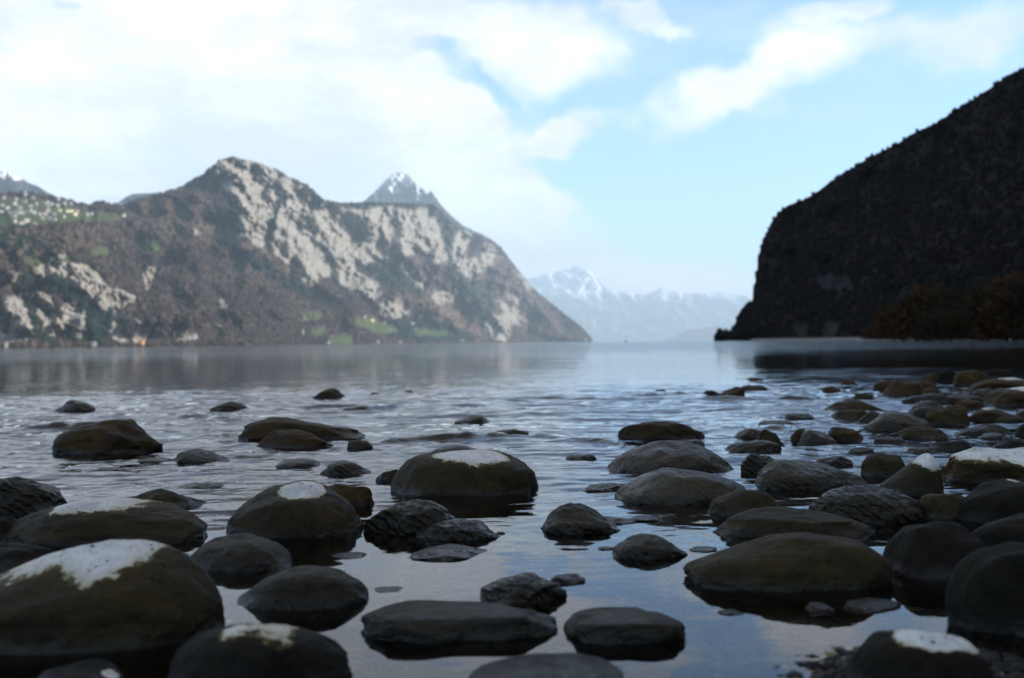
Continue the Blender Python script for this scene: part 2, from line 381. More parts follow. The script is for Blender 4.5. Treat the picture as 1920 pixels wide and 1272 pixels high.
land('snowy_ridge', [(-80,330),(-30,322),(0,318),(14,320),(30,330),(42,336),(56,344),(70,349),(84,358),(100,366),(118,376),(135,386),(160,400)],
     [(-31, 14500), (-22, 14500)], [(-31, 16000), (-22, 15600)], az_extra=[(-36, 9)], ncol=260, nrow=90, relief=0.05, seed=21, fscale=30,
     masks={'snow': snow_fn(322, 352, 34, 5.0), 'rock': zero(0.0)}, mat=MAT_SNOW)
land('wooded_ridge', [(195,405),(210,390),(222,380),(235,370),(248,364),(268,363),(290,362),(300,365),(330,380),(350,400)],
     [(-22, 14500), (-17, 14500)], [(-22, 15600), (-17, 15600)], ncol=160, nrow=60, relief=0.04, seed=31, fscale=30,
     masks={'snow': zero(0.0), 'rock': zero(0.0)}, mat=MAT_SNOW)
MAT_FAR = land_mat('snowy_range_hazy_ground', C(0.26, 0.27, 0.29), C(0.20, 0.21, 0.23), C(0.40, 0.38, 0.36), C(0.3, 0.3, 0.3), 0.2, has=('snow', 'rock'))  # base tones paled so the ground colour carries extra haze
land('snowy_range', [(930,560),(960,530),(1000,520),(1030,512),(1050,508),(1066,500),(1085,498),(1100,505),(1118,520),(1132,538),(1150,546),(1180,549),(1210,552),(1230,545),(1240,538),(1252,546),(1290,550),(1330,549),(1350,545),(1375,552),(1410,556),(1450,560),(1520,565)],
     [(-2, 56000), (18, 56000)], [(-2, 61500), (18, 61500)], ncol=520, nrow=120, relief=0.03, seed=41, fscale=40, back=1.03,
     masks={'snow': snow_fn(530, 600, 26, 8.0), 'rock': zero(0.1)}, mat=MAT_FAR)
land('far_hill', [(1240,639),(1262,632),(1285,621),(1300,617),(1318,617),(1340,612),(1370,618),(1400,625)],
     [(8, 40500), (14, 40500)], [(8, 42700), (14, 42700)], ncol=120, nrow=30, relief=0.02, seed=51, fscale=40,
     masks={'snow': zero(0.0), 'rock': zero(0.0)}, mat=MAT_SNOW)
HROCK = [(0.4, [(1625,480),(1645,465),(1655,500),(1640,520)]), (0.4, [(1420,490),(1445,480),(1452,530),(1425,550)]), (0.6, [(1520,520),(1560,515),(1600,520),(1610,545),(1540,550)]),
         (0.75, [(1685,545),(1710,530),(1718,560),(1690,575)]), (0.8, [(1490,602),(1512,600),(1520,640),(1492,640)]), (0.8, [(1540,602),(1570,600),(1575,635),(1545,635)]),
         (0.35, [(1760,510),(1830,480),(1850,520),(1800,540)]), (0.6, [(1405,620),(1430,618),(1430,634),(1405,634)])]
im_h = raster(HROCK, 5)
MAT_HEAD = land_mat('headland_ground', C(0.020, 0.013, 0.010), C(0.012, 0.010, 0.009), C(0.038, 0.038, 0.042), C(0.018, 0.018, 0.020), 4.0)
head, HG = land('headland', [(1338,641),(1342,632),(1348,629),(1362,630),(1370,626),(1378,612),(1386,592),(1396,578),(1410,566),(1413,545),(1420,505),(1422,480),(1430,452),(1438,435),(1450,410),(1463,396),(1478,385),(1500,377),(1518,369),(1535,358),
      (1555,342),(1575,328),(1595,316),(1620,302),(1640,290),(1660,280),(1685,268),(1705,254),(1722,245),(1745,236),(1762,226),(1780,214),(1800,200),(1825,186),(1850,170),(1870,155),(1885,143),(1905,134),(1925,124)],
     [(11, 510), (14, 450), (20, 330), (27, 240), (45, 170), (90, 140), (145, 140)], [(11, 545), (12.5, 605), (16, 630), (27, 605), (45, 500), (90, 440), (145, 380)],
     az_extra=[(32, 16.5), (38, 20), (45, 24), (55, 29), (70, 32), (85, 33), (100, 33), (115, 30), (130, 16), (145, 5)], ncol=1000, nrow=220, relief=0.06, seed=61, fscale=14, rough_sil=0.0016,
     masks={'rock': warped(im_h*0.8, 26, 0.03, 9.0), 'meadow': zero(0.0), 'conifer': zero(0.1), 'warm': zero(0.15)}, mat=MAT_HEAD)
def gravel_like(name, c1, c2, sc):
    mt, t = material(name)
    pos = t.n('ShaderNodeNewGeometry').outputs['Position']
    v = t.n('ShaderNodeTexVoronoi'); t.l(pos, v.inputs['Vector']); v.inputs['Scale'].default_value = sc
    n = t.noise(pos, sc*0.3, 5, 0.6)
    col = t.mix(t.step(v.outputs['Color'], 0.2, 0.9), c1, c2); col = t.mix(t.step(n, 0.4, 0.6, 0, 0.5), col, c1)
    finish(t, col, 0.75, bump(t, v.outputs['Distance'], 0.6, 0.3/sc), 0.3); return mt

# pale gravel spit below the right-hand cliff
xs = np.linspace(0, 1, 120); spit = []
for u in xs:
    A = RAD(13.5)+u*RAD(30); r = 225-130*u**0.8
    for (dr, z) in ((0, -0.6), (2.2, 0.12), (9, 0.55-0.2*u), (22, 0.65-0.2*u), (60, 0.4)):
        rr = r+dr+1.3*math.sin(u*37); spit.append((rr*math.sin(A), rr*math.cos(A), z))
me = make_mesh('shore_strip', np.array(spit), grid_faces(120, 5), gravel_like('pale_gravel', C(0.12, 0.11, 0.10), C(0.17, 0.155, 0.135), 1.5))
link('shore_strip', me, kind='structure')

# ------------------------------------------------------------------ forest on the slopes (a mass nobody could count)
def ico():
    p = (1+5**.5)/2
    v = np.array([(-1,p,0),(1,p,0),(-1,-p,0),(1,-p,0),(0,-1,p),(0,1,p),(0,-1,-p),(0,1,-p),(p,0,-1),(p,0,1),(-p,0,-1),(-p,0,1)], float); v /= np.linalg.norm(v[0])
    f = np.array([(0,11,5),(0,5,1),(0,1,7),(0,7,10),(0,10,11),(1,5,9),(5,11,4),(11,10,2),(10,7,6),(7,1,8),(3,9,4),(3,4,2),(3,2,6),(3,6,8),(3,8,9),(4,9,5),(2,4,11),(6,2,10),(8,6,7),(9,8,1)])
    return v, f
ICV, ICF = ico()
def scatter(name, G, n, keep, size, mat, seed, tall=1.2):
    rs = np.random.RandomState(seed); nr, nc = G['px'].shape
    i = rs.randint(2, nr-1, n*3); j = rs.randint(1, nc-1, n*3)
    px = G['px'][i, j]; py = G['py'][i, j]; k = keep(px, py, i/nr, rs); i = i[k][:n]; j = j[k][:n]
    P = np.stack([G['x'][i, j], G['y'][i, j], G['z'][i, j]], -1)
    s = size*rs.uniform(0.6, 1.35, len(P))
    kind = rs.rand(len(P))
    if G is MG:
        cc = sample(im_con_shade, px[k][:n], py[k][:n]); ww = sample(im_warm, px[k][:n], py[k][:n])
        kind = np.where(rs.rand(len(P)) < cc*1.1, 0.96, kind*0.93); kind = np.where((rs.rand(len(P)) < ww*0.9) & (kind < 0.93), 0.84, kind)
    Vv = ICV[None]*(1+rs.uniform(-0.3, 0.3, (len(P), 12, 1)))*s[:, None, None]*np.array([1, 1, tall])
    Vv[:, :, 2] += s[:, None]*tall*0.5
    V = (P[:, None]+Vv).reshape(-1, 3)
    Fc = (ICF[None]+(np.arange(len(P))*12)[:, None, None]).reshape(-1, 3)
    me = make_mesh(name, V, Fc, mat, False, {'kindv': np.repeat(kind, 12)})
    return link(name, me, kind='stuff')
def tree_mass_mat(name, cols):
    mt, t = material(name)
    k = t.attr('kindv'); r = t.n('ShaderNodeValToRGB'); t.l(k, r.inputs[0]); r.color_ramp.interpolation = 'CONSTANT'
    while len(r.color_ramp.elements) < len(cols): r.color_ramp.elements.new(0.5)
    for e, (p, c) in zip(r.color_ramp.elements, cols): e.position = p; e.color = c
    finish(t, r.outputs[0], 0.95, spec=0.05); return mt
MT = tree_mass_mat('bare_forest', [(0, C(0.042, 0.033, 0.030)), (0.3, C(0.058, 0.044, 0.040)), (0.55, C(0.028, 0.024, 0.025)), (0.8, C(0.105, 0.076, 0.060)), (0.92, C(0.014, 0.025, 0.020))])
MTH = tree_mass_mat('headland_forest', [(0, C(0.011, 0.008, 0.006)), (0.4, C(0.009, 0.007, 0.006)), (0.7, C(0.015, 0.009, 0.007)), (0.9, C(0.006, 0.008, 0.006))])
def keep_m(px, py, t_, rs):
    return (px > -40) & (px < 1110) & (rs.rand(len(px)) > sample(im_rock, px, py)*2.2) & (sample(im_mead, px, py) < 0.15) & (rs.rand(len(px)) < np.clip(1.2-(px-300)/900, 0.3, 1))
forest1 = scatter('forest', MG, 26000, keep_m, 8.0, MT, 5)
forest1['label'] = 'leafless brown forest covering the lower slopes across the lake'; forest1['category'] = 'forest'
def keep_h(px, py, t_, rs): return (px > 1335) & (px < 2050) & (t_ > 0.02) & ((sample(im_h, px, py) < 0.35))
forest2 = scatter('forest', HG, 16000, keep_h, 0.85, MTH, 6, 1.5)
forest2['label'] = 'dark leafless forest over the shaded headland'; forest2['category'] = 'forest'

# ------------------------------------------------------------------ trees that one can tell apart
def bare_tree(name, x, y, z, h, w, seed, cols, label, cat, group, conifer=False, nl=900):
    rs = np.random.RandomState(seed)
    root = bpy.data.objects.new(name, None); COL.objects.link(root); root.location = (x, y, z)
    root['label'] = label; root['category'] = cat; root['group'] = group
    V = []; Fq = []
    def limb(a, b, ra, rb):
        a = np.array(a, float); b = np.array(b, float); d = b-a; d /= np.linalg.norm(d)
        u = np.cross(d, (0.3, 1, 0.1)); u /= np.linalg.norm(u); v = np.cross(d, u); k = len(V)
        for c, r in ((a, ra), (b, rb)):
            for i in range(6):
                th = i*math.pi/3; V.append(c+r*(math.cos(th)*u+math.sin(th)*v))
        for i in range(6): Fq.append((k+i, k+(i+1) % 6, k+6+(i+1) % 6, k+6+i))
    tips = []
    if conifer:
        limb((0, 0, -0.5), (0, 0, h*0.95), w*0.05, w*0.008)
    else:
        limb((0, 0, -0.4), (0, 0, h*0.3), h*0.02, h*0.014)
        for i in range(9):
            a = rs.rand()*6.28; b0 = (0, 0, h*rs.uniform(0.1, 0.3)); rr = w*rs.uniform(0.2, 0.42)
            b1 = np.array((math.cos(a)*rr, math.sin(a)*rr, h*rs.uniform(0.45, 0.8))); limb(b0, b1, h*0.018, h*0.008)
            for k in range(4):
                a2 = a+rs.uniform(-1, 1); b2 = b1+np.array((math.cos(a2)*w*0.14, math.sin(a2)*w*0.14, h*rs.uniform(0.05, 0.22))); limb(b1, b2, h*0.007, h*0.002); tips.append(b2)
    link('trunk', make_mesh('trunk', np.array(V), np.array(Fq), cols[0]), root)
    n = nl
    if conifer:
        hh = rs.rand(n)**0.8; th = rs.rand(n)*6.28; rad = (1-hh)*w*0.5*rs.uniform(0.5, 1.05, n)*(0.75+0.25*np.sin(hh*40))
        c = np.stack([np.cos(th)*rad, np.sin(th)*rad, h*(0.08+0.92*hh)], -1); sz = h*0.05
    else:
        q = rs.normal(size=(n, 3)); q /= np.linalg.norm(q, axis=1)[:, None]
        lob = 0.78+0.35*fbm(q[:, 0]*1.6+seed, q[:, 1]*1.6, q[:, 2]*1.6, 3)
        q *= (rs.rand(n)**0.4*lob)[:, None]
        c = q*np.array([w*0.5, w*0.5, h*0.5])+np.array([0, 0, h*0.47]); sz = h*0.05
        c[:, 2] = np.abs(c[:, 2]); lw = rs.rand(n) < 0.38; c[lw, 2] = rs.rand(int(lw.sum()))**1.3*h*0.45; c[lw, :2] *= 1.25; n = len(c)
    d1 = rs.normal(size=(n, 3)); d1 /= np.linalg.norm(d1, axis=1)[:, None]; d2 = np.cross(d1, rs.normal(size=(n, 3))); d2 /= np.linalg.norm(d2, axis=1)[:, None]
    L = sz*rs.uniform(0.6, 1.6, (n, 1)); B = L*0.35
    V = np.stack([c-d1*L, c+d2*B, c+d1*L, c-d2*B], 1).reshape(-1, 3)
    link('crown', make_mesh('crown', V, np.arange(len(V)).reshape(-1, 4), cols[1], False), root)
    return root
def plain(name, c1, c2, sc=1.0, rough=0.9):
    mt, t = material(name); pos = t.n('ShaderNodeNewGeometry').outputs['Position']
    finish(t, t.mix(t.step(t.noise(pos, sc, 4), 0.35, 0.65), c1, c2), rough, spec=0.1); return mt
BARK = plain('bark', C(0.045, 0.035, 0.026), C(0.025, 0.02, 0.016), 3)
TWIG = plain('rusty_twigs', C(0.060, 0.028, 0.009), C(0.030, 0.018, 0.007), 0.4)
TWIG2 = plain('olive_twigs', C(0.030, 0.022, 0.009), C(0.018, 0.014, 0.007), 0.4)
NEEDLE = plain('needles', C(0.018, 0.03, 0.018), C(0.01, 0.018, 0.014), 0.3)
def place(px, r):
    d = pix_dir([px], [636])[0]; a = math.atan2(d[0], d[1]); return r*math.sin(a), r*math.cos(a)
BUSH = [(1640,330,26,50,'small rusty leafless bush, leftmost on the right shore'), (1690,300,72,110,'rounded rusty leafless tree at the left end of the shore grove'), (1740,270,104,120,'tallest rust orange leafless tree in the shore grove'),
        (1800,262,98,120,'olive brown leafless tree right of the tallest rusty one'), (1852,250,96,110,'broad olive leafless tree near the right frame edge'), (1900,240,118,120,'high reddish crowned tree cut by the right frame edge'),
        (1770,225,58,110,'low dark thicket tree in front of the shore grove'), (1955,235,120,130,'leafless tree whose left twigs enter the frame')]
for i, (px, r, hp, wp, lab) in enumerate(BUSH):
    r *= 0.52; x, y = place(px, r); h = hp*r/FP; w = wp*r/FP
    bare_tree('bare_tree', x, y, 0.3, h, w, 100+i, (BARK, TWIG if i in (0, 1, 2, 5) else TWIG2), lab, 'tree', 'leafless trees along the right shore', nl=5200)
KNOB = [(1350,495,24,17,'rounded dark tree at the very tip of the headland'), (1362,495,22,15,'dark tree second from the headland tip'), (1372,490,16,15,'short dark tree in the notch beside the headland foot')]
for i, (px, r, hp, wp, lab) in enumerate(KNOB):
    x, y = place(px, r); bare_tree('shore_tree', x, y, 1.0, hp*r/FP, wp*r/FP, 140+i, (BARK, NEEDLE), lab, 'tree', 'trees on the headland tip', nl=1600)

# ------------------------------------------------------------------ houses on the far slopes
flatpx = MG['px'].ravel(); flatpy = MG['py'].ravel()
FX, FY, FZ = MG['x'].ravel(), MG['y'].ravel(), MG['z'].ravel()
def ground_at(px, py):
    i = int(np.argmin((flatpx-px)**2+(flatpy-py)**2)); return FX[i], FY[i], FZ[i]
WALLW = plain('white_render', C(0.44, 0.42, 0.39), C(0.36, 0.345, 0.32), 0.1)
WALLY = plain('cream_render', C(0.70, 0.62, 0.40), C(0.62, 0.55, 0.36), 0.1)
WALLG = plain('grey_render', C(0.45, 0.44, 0.42), C(0.36, 0.35, 0.34), 0.1)
WALLO = plain('ochre_render', C(0.62, 0.36, 0.18), C(0.5, 0.3, 0.15), 0.1)
ROOFB = plain('brown_tiles', C(0.14, 0.10, 0.085), C(0.10, 0.075, 0.065), 0.3)
ROOFR = plain('red_tiles', C(0.30, 0.12, 0.07), C(0.22, 0.09, 0.06), 0.3)
ROOFG = plain('grey_roofing', C(0.34, 0.34, 0.35), C(0.26, 0.26, 0.27), 0.3)
PANE = plain('dark_pane', C(0.03, 0.035, 0.04), C(0.02, 0.022, 0.025), 0.3, 0.2)
def house_meshes(L, Wd, Hh, wall, roof):
    l, w, h, g = L/2, Wd/2, Hh, Wd*0.28
    V = [(-l,-w,-4),(l,-w,-4),(l,w,-4),(-l,w,-4),(-l,-w,h),(l,-w,h),(l,w,h),(-l,w,h),(-l,0,h+g),(l,0,h+g)]
    Fs = [(0,1,5,4),(1,2,6,5),(2,3,7,6),(3,0,4,7),(4,7,8),(5,9,6)]
    me = bpy.data.meshes.new('wall'); me.from_pydata(V, [], Fs); me.materials.append(wall)
    e = 0.8; th = 0.35
    V = []; Fs = []
    for s in (-1, 1):
        k = len(V); V += [(-l-e, s*(w+e), h-g*e/w+0.02), (l+e, s*(w+e), h-g*e/w+0.02), (l+e, 0, h+g+0.02), (-l-e, 0, h+g+0.02)]
        V += [(a, b, c+th) for (a, b, c) in V[k:k+4]]
        Fs += [(k,k+1,k+2,k+3),(k+4,k+5,k+6,k+7),(k,k+1,k+5,k+4),(k+1,k+2,k+6,k+5),(k+3,k,k+4,k+7)]
    mr = bpy.data.meshes.new('roof'); mr.from_pydata(V, [], Fs); mr.materials.append(roof)
    V = []; Fs = []
    for side in (-1, 1):
        for q in range(4):
            for lv in range(2):
                cx = -l+L*(q+0.5)/4; cz = 1.0+lv*h*0.45; k = len(V)
                V += [(cx-0.6, side*(w+0.04), cz), (cx+0.6, side*(w+0.04), cz), (cx+0.6, side*(w+0.04), cz+1.3), (cx-0.6, side*(w+0.04), cz+1.3)]; Fs.append((k,k+1,k+2,k+3))
    mw = bpy.data.meshes.new('window_rows'); mw.from_pydata(V, [], Fs); mw.materials.append(PANE)
    return me, mr, mw
HM = {k: house_meshes(*v) for k, v in {
    'w': (13, 10, 7, WALLW, ROOFB), 'g': (12, 10, 6, WALLG, ROOFG), 'r': (12, 10, 6.5, WALLW, ROOFR), 'y': (13, 10, 7, WALLY, ROOFB), 'wg': (11, 9, 5.5, WALLW, ROOFG), 'long': (26, 11, 8, WALLW, ROOFG), 'o': (15, 10, 8, WALLO, ROOFR)}.items()}
rr = random.Random(4)
def house(px, py, kind, scale, label, group=None):
    x, y, z = ground_at(px, py)
    root = bpy.data.objects.new('house', None); COL.objects.link(root)
    root.location = (x*0.996, y*0.996, z); root.rotation_euler.z = math.atan2(-x, y)+rr.uniform(-0.7, 0.7); root.scale = (scale*(1.35 if px < 300 and py < 430 else 1.15),)*3
    root['label'] = label; root['category'] = 'house'; root['group'] = group or 'houses on the far slope'
    a, b, c = HM[kind]; link('wall', a, root); link('roof', b, root)
V1 = [(20,359,'w'),(37,361,'wg'),(45,361,'w'),(77,369,'w'),(62,373,'wg'),(48,368,'g'),(47,380,'w'),(66,384,'w'),(90,381,'w'),(84,384,'wg'),(97,385,'w'),(91,389,'g'),(125,380,'wg'),(119,384,'g'),(132,384,'w'),
      (5,387,'r'),(13,393,'g'),(3,399,'w'),(21,401,'w'),(33,401,'g'),(43,402,'wg'),(55,398,'w'),(63,401,'g'),(72,404,'wg'),(78,411,'wg'),(91,397,'w'),(84,403,'r'),(26,408,'g'),(38,392,'g'),(106,388,'g'),
      (8,374,'g'),(30,376,'wg'),(27,385,'g'),(110,376,'wg'),(58,389,'g')]
ORD = ['leftmost', 'second', 'third', 'fourth', 'fifth', 'sixth', 'seventh', 'eighth', 'ninth', 'tenth', 'eleventh', 'twelfth']
ROWS = [(0, 372, 'top row'), (372, 386.5, 'second row'), (386.5, 397.5, 'third row'), (397.5, 460, 'lowest row')]
KW = {'w': 'white brown roofed house', 'g': 'grey house', 'wg': 'white grey roofed house', 'r': 'white red roofed house'}
for (a0, a1, rn) in ROWS:
    for kk in KW:
        row = sorted([h_ for h_ in V1 if a0 <= h_[1] < a1 and h_[2] == kk])
        for q_, (px, py, k) in enumerate(row):
            nm = ('only' if len(row) == 1 else ORD[q_]+('' if q_ == 0 else ' from left'))
            house(px, py, k, 0.85+0.3*rr.random(), 'tiny %s, %s in the %s of the hillside village' % (KW[kk], nm, rn), 'houses of the hillside village')
V2 = [(91,412,'r',1,'red roofed house at the lower left edge of the village meadow'), (103,404,'wg',1,'pale house above the long roof at the village edge'), (100,414,'long',0.75,'long pale building at the bottom edge of the village'),
      (112,397,'y',1,'cream house alone on the upper village meadow'), (119,409,'wg',0.9,'pale house right of the long village building'), (127,398,'y',1,'left one of two touching cream houses on the village meadow'),
      (134,398,'y',1,'right one of two touching cream houses on the village meadow'), (141,404,'y',1.1,'bright cream house below the two touching cream ones'), (144,398,'r',0.9,'pinkish house behind the bright cream one'),
      (163,404,'wg',1,'left of two pale houses where the village ends at the woods'), (170,404,'w',1.1,'right of two pale houses where the village ends at the woods'), (233,393,'w',1.3,'white church like house above the brown wooded saddle'),
      (231,406,'w',1.1,'white house just below the church like one'), (229,386,'g',1,'grey house on the skyline near the blue ridge'), (285,373,'w',1,'white house at the skyline right of the blue ridge'),
      (27,418,'wg',0.9,'small pale house on the slope below the village left side'), (42,421,'w',1,'white house left in the row below the village'), (49,417,'w',1.2,'taller white house in the row below the village'),
      (61,424,'long',0.8,'long white building at the right of the row below the village'), (207,473,'w',1,'lone white house on a small green clearing amid brown woods'), (116,484,'w',1.2,'white farmhouse above the pale arched cliff'),
      (98,488,'g',0.8,'small grey barn left of the farmhouse above the arched cliff'), (172,648,'long',0.95,'long pale boathouse on the waterline under the dark gully'), (268,644,'o',0.9,'ochre house at the waterline under brown rocks'),
      (570,599,'wg',1.2,'pale house beside the upper small meadow on the middle slope'), (565,625,'w',1.6,'bright white house low on the middle slope'), (614,644,'w',1.1,'small white house on the shore left of the bright meadow'),
      (682,596,'w',1.7,'white house at the top left of the lakeside hamlet'), (698,602,'y',2.0,'cream house in the middle of the lakeside hamlet'), (720,608,'wg',1.6,'pale house right in the lakeside hamlet'),
      (729,620,'long',1.1,'long pale building below the lakeside hamlet'), (749,642,'w',1.4,'white shore house below the lakeside hamlet'), (773,608,'w',2.0,'lone white house right of the lakeside hamlet'),
      (893,640,'w',2.0,'white shore house below the pale crag'), (867,640,'g',2.0,'grey shore building left of the pale crag'), (1097,638,'w',2.6,'white building near the far tip of the mountain foot'), (707,643,'r',1.3,'red roofed house on the shore below the hamlet')]
for v in V2: house(*v)
for i, (px, py, hp, lab) in enumerate([(55,385,12,'dark pointed conifer between white village houses'), (119,394,11,'dark conifer on the village meadow by cream houses'), (20,370,11,'dark conifer in the upper left of the village'),
                                  (155,425,16,'large dark conifer at the wood edge below the village'), (100,392,9,'small dark conifer behind the village centre')]):
    x, y, z = ground_at(px, py); r = math.hypot(x, y)*0.995
    bare_tree('conifer', x*0.995, y*0.995, z, hp*r/FP, hp*0.5*r/FP, 170+i, (BARK, NEEDLE), lab, 'tree', 'village conifers', True, 500)

# ------------------------------------------------------------------ small boats far out
def boat(px, py, r, L, hull, label, cabin=True):
    d = pix_dir([px], [py])[0]; a = math.atan2(d[0], d[1]); root = bpy.data.objects.new('boat', None); COL.objects.link(root)
    root.location = (r*math.sin(a), r*math.cos(a), 0); root.rotation_euler.z = 0.3
    root['label'] = label; root['category'] = 'boat'
    n = 9; V = []
    for i in range(n):
        u = i/(n-1)*2-1; w = L*0.17*(1-abs(u)**2.5)+0.02; sh = L*0.10+L*0.05*u*u
        V += [(u*L/2, -w, sh), (u*L/2*0.92, -w*0.6, -0.15), (u*L/2*0.92, w*0.6, -0.15), (u*L/2, w, sh)]
    link('hull', make_mesh('hull', np.array(V), grid_faces(n, 4), hull), root)
    Vc = [(x, y, z) for z in (L*0.08, L*0.26) for (x, y) in ((-L*.2, -L*.1), (L*.1, -L*.1), (L*.1, L*.1), (-L*.2, L*.1))]
    link('cabin', make_mesh('cabin', np.array(Vc), np.array([(0,1,5,4),(1,2,6,5),(2,3,7,6),(3,0,4,7),(4,5,6,7)]), hull, False), root)
DARKH = plain('dark_hull', C(0.03, 0.035, 0.04), C(0.02, 0.02, 0.025)); WHITEH = plain('white_hull', C(0.7, 0.7, 0.7), C(0.6, 0.6, 0.6))
boat(1174, 641, 1500, 6.5, DARKH, 'tiny dark boat far out on the open lake')
boat(1447, 637, 380, 1.8, WHITEH, 'tiny white boat by the headland shore, the left of two')
boat(1612, 636, 170, 1.0, WHITEH, 'tiny white boat at the pale gravel strip, the right of two')

# ------------------------------------------------------------------ lake bed and water
def bed_z(x, y):
    r = np.hypot(x, y)
    z = -0.038-0.05*np.clip((y-1.2)/2.0, 0, 1)-0.30*np.clip((y-3.2)/8, 0, 1)-2.5*np.clip((r-11)/30, 0, 1)-15*np.clip((r-40)/200, 0, 1)
    z = z+0.16*np.clip((0.6-y)/2.0, 0, 1)+0.05*np.clip((-1.4-y)/3, 0, 8)
    bank = np.exp(-((x-0.42)/0.34)**2-((y-1.02)/0.20)**2)
    z = z+0.036*bank+0.05*np.clip((x-1.0)/3, 0, 1)*(r < 30)
    z = z+0.010*fbm(x*2.2, y*2.2, x*0, 4)*np.clip(1-r/60, 0, 1)
    return z
rad = np.concatenate([[0.02, 0.15], np.geomspace(0.3, 40, 260), np.geomspace(44, 63500, 44)])
ang = np.radians(np.linspace(-180, 180, 361))
Rg, Ag = np.meshgrid(rad, ang, indexing='ij'); X = Rg*np.sin(Ag); Y = Rg*np.cos(Ag)
mt, t = material('lake_bed_gravel')
pos = t.n('ShaderNodeNewGeometry').outputs['Position']
v = t.n('ShaderNodeTexVoronoi'); t.l(pos, v.inputs['Vector']); v.inputs['Scale'].default_value = 70
v2 = t.n('ShaderNodeTexVoronoi'); t.l(pos, v2.inputs['Vector']); v2.inputs['Scale'].default_value = 170
n = t.noise(pos, 3.0, 6, 0.6)
sp = t.n('ShaderNodeSeparateColor'); t.l(v.outputs['Color'], sp.inputs[0])
col = t.mix(sp.outputs[0], C(0.016, 0.015, 0.016), C(0.045, 0.039, 0.037)); col = t.mix(t.step(sp.outputs[1], 0.90, 0.97), col, C(0.30, 0.27, 0.2))
col = t.mix(t.step(n, 0.42, 0.6, 0, 0.7), col, C(0.034, 0.030, 0.033))
zz = t.n('ShaderNodeSeparateXYZ'); t.l(pos, zz.inputs[0])
col = t.mix(t.step(zz.outputs[2], -0.25, -1.5), col, C(0.008, 0.016, 0.020))  # deep bed darkened in colour to stand for light absorbed by the water
finish(t, col, 0.8, bump(t, v2.outputs['Distance'], 0.5, 0.004), 0.3)
link('lake_bed', make_mesh('lake_bed', np.stack([X, Y, bed_z(X, Y)], -1).reshape(-1, 3), grid_faces(*X.shape), mt), kind='structure')

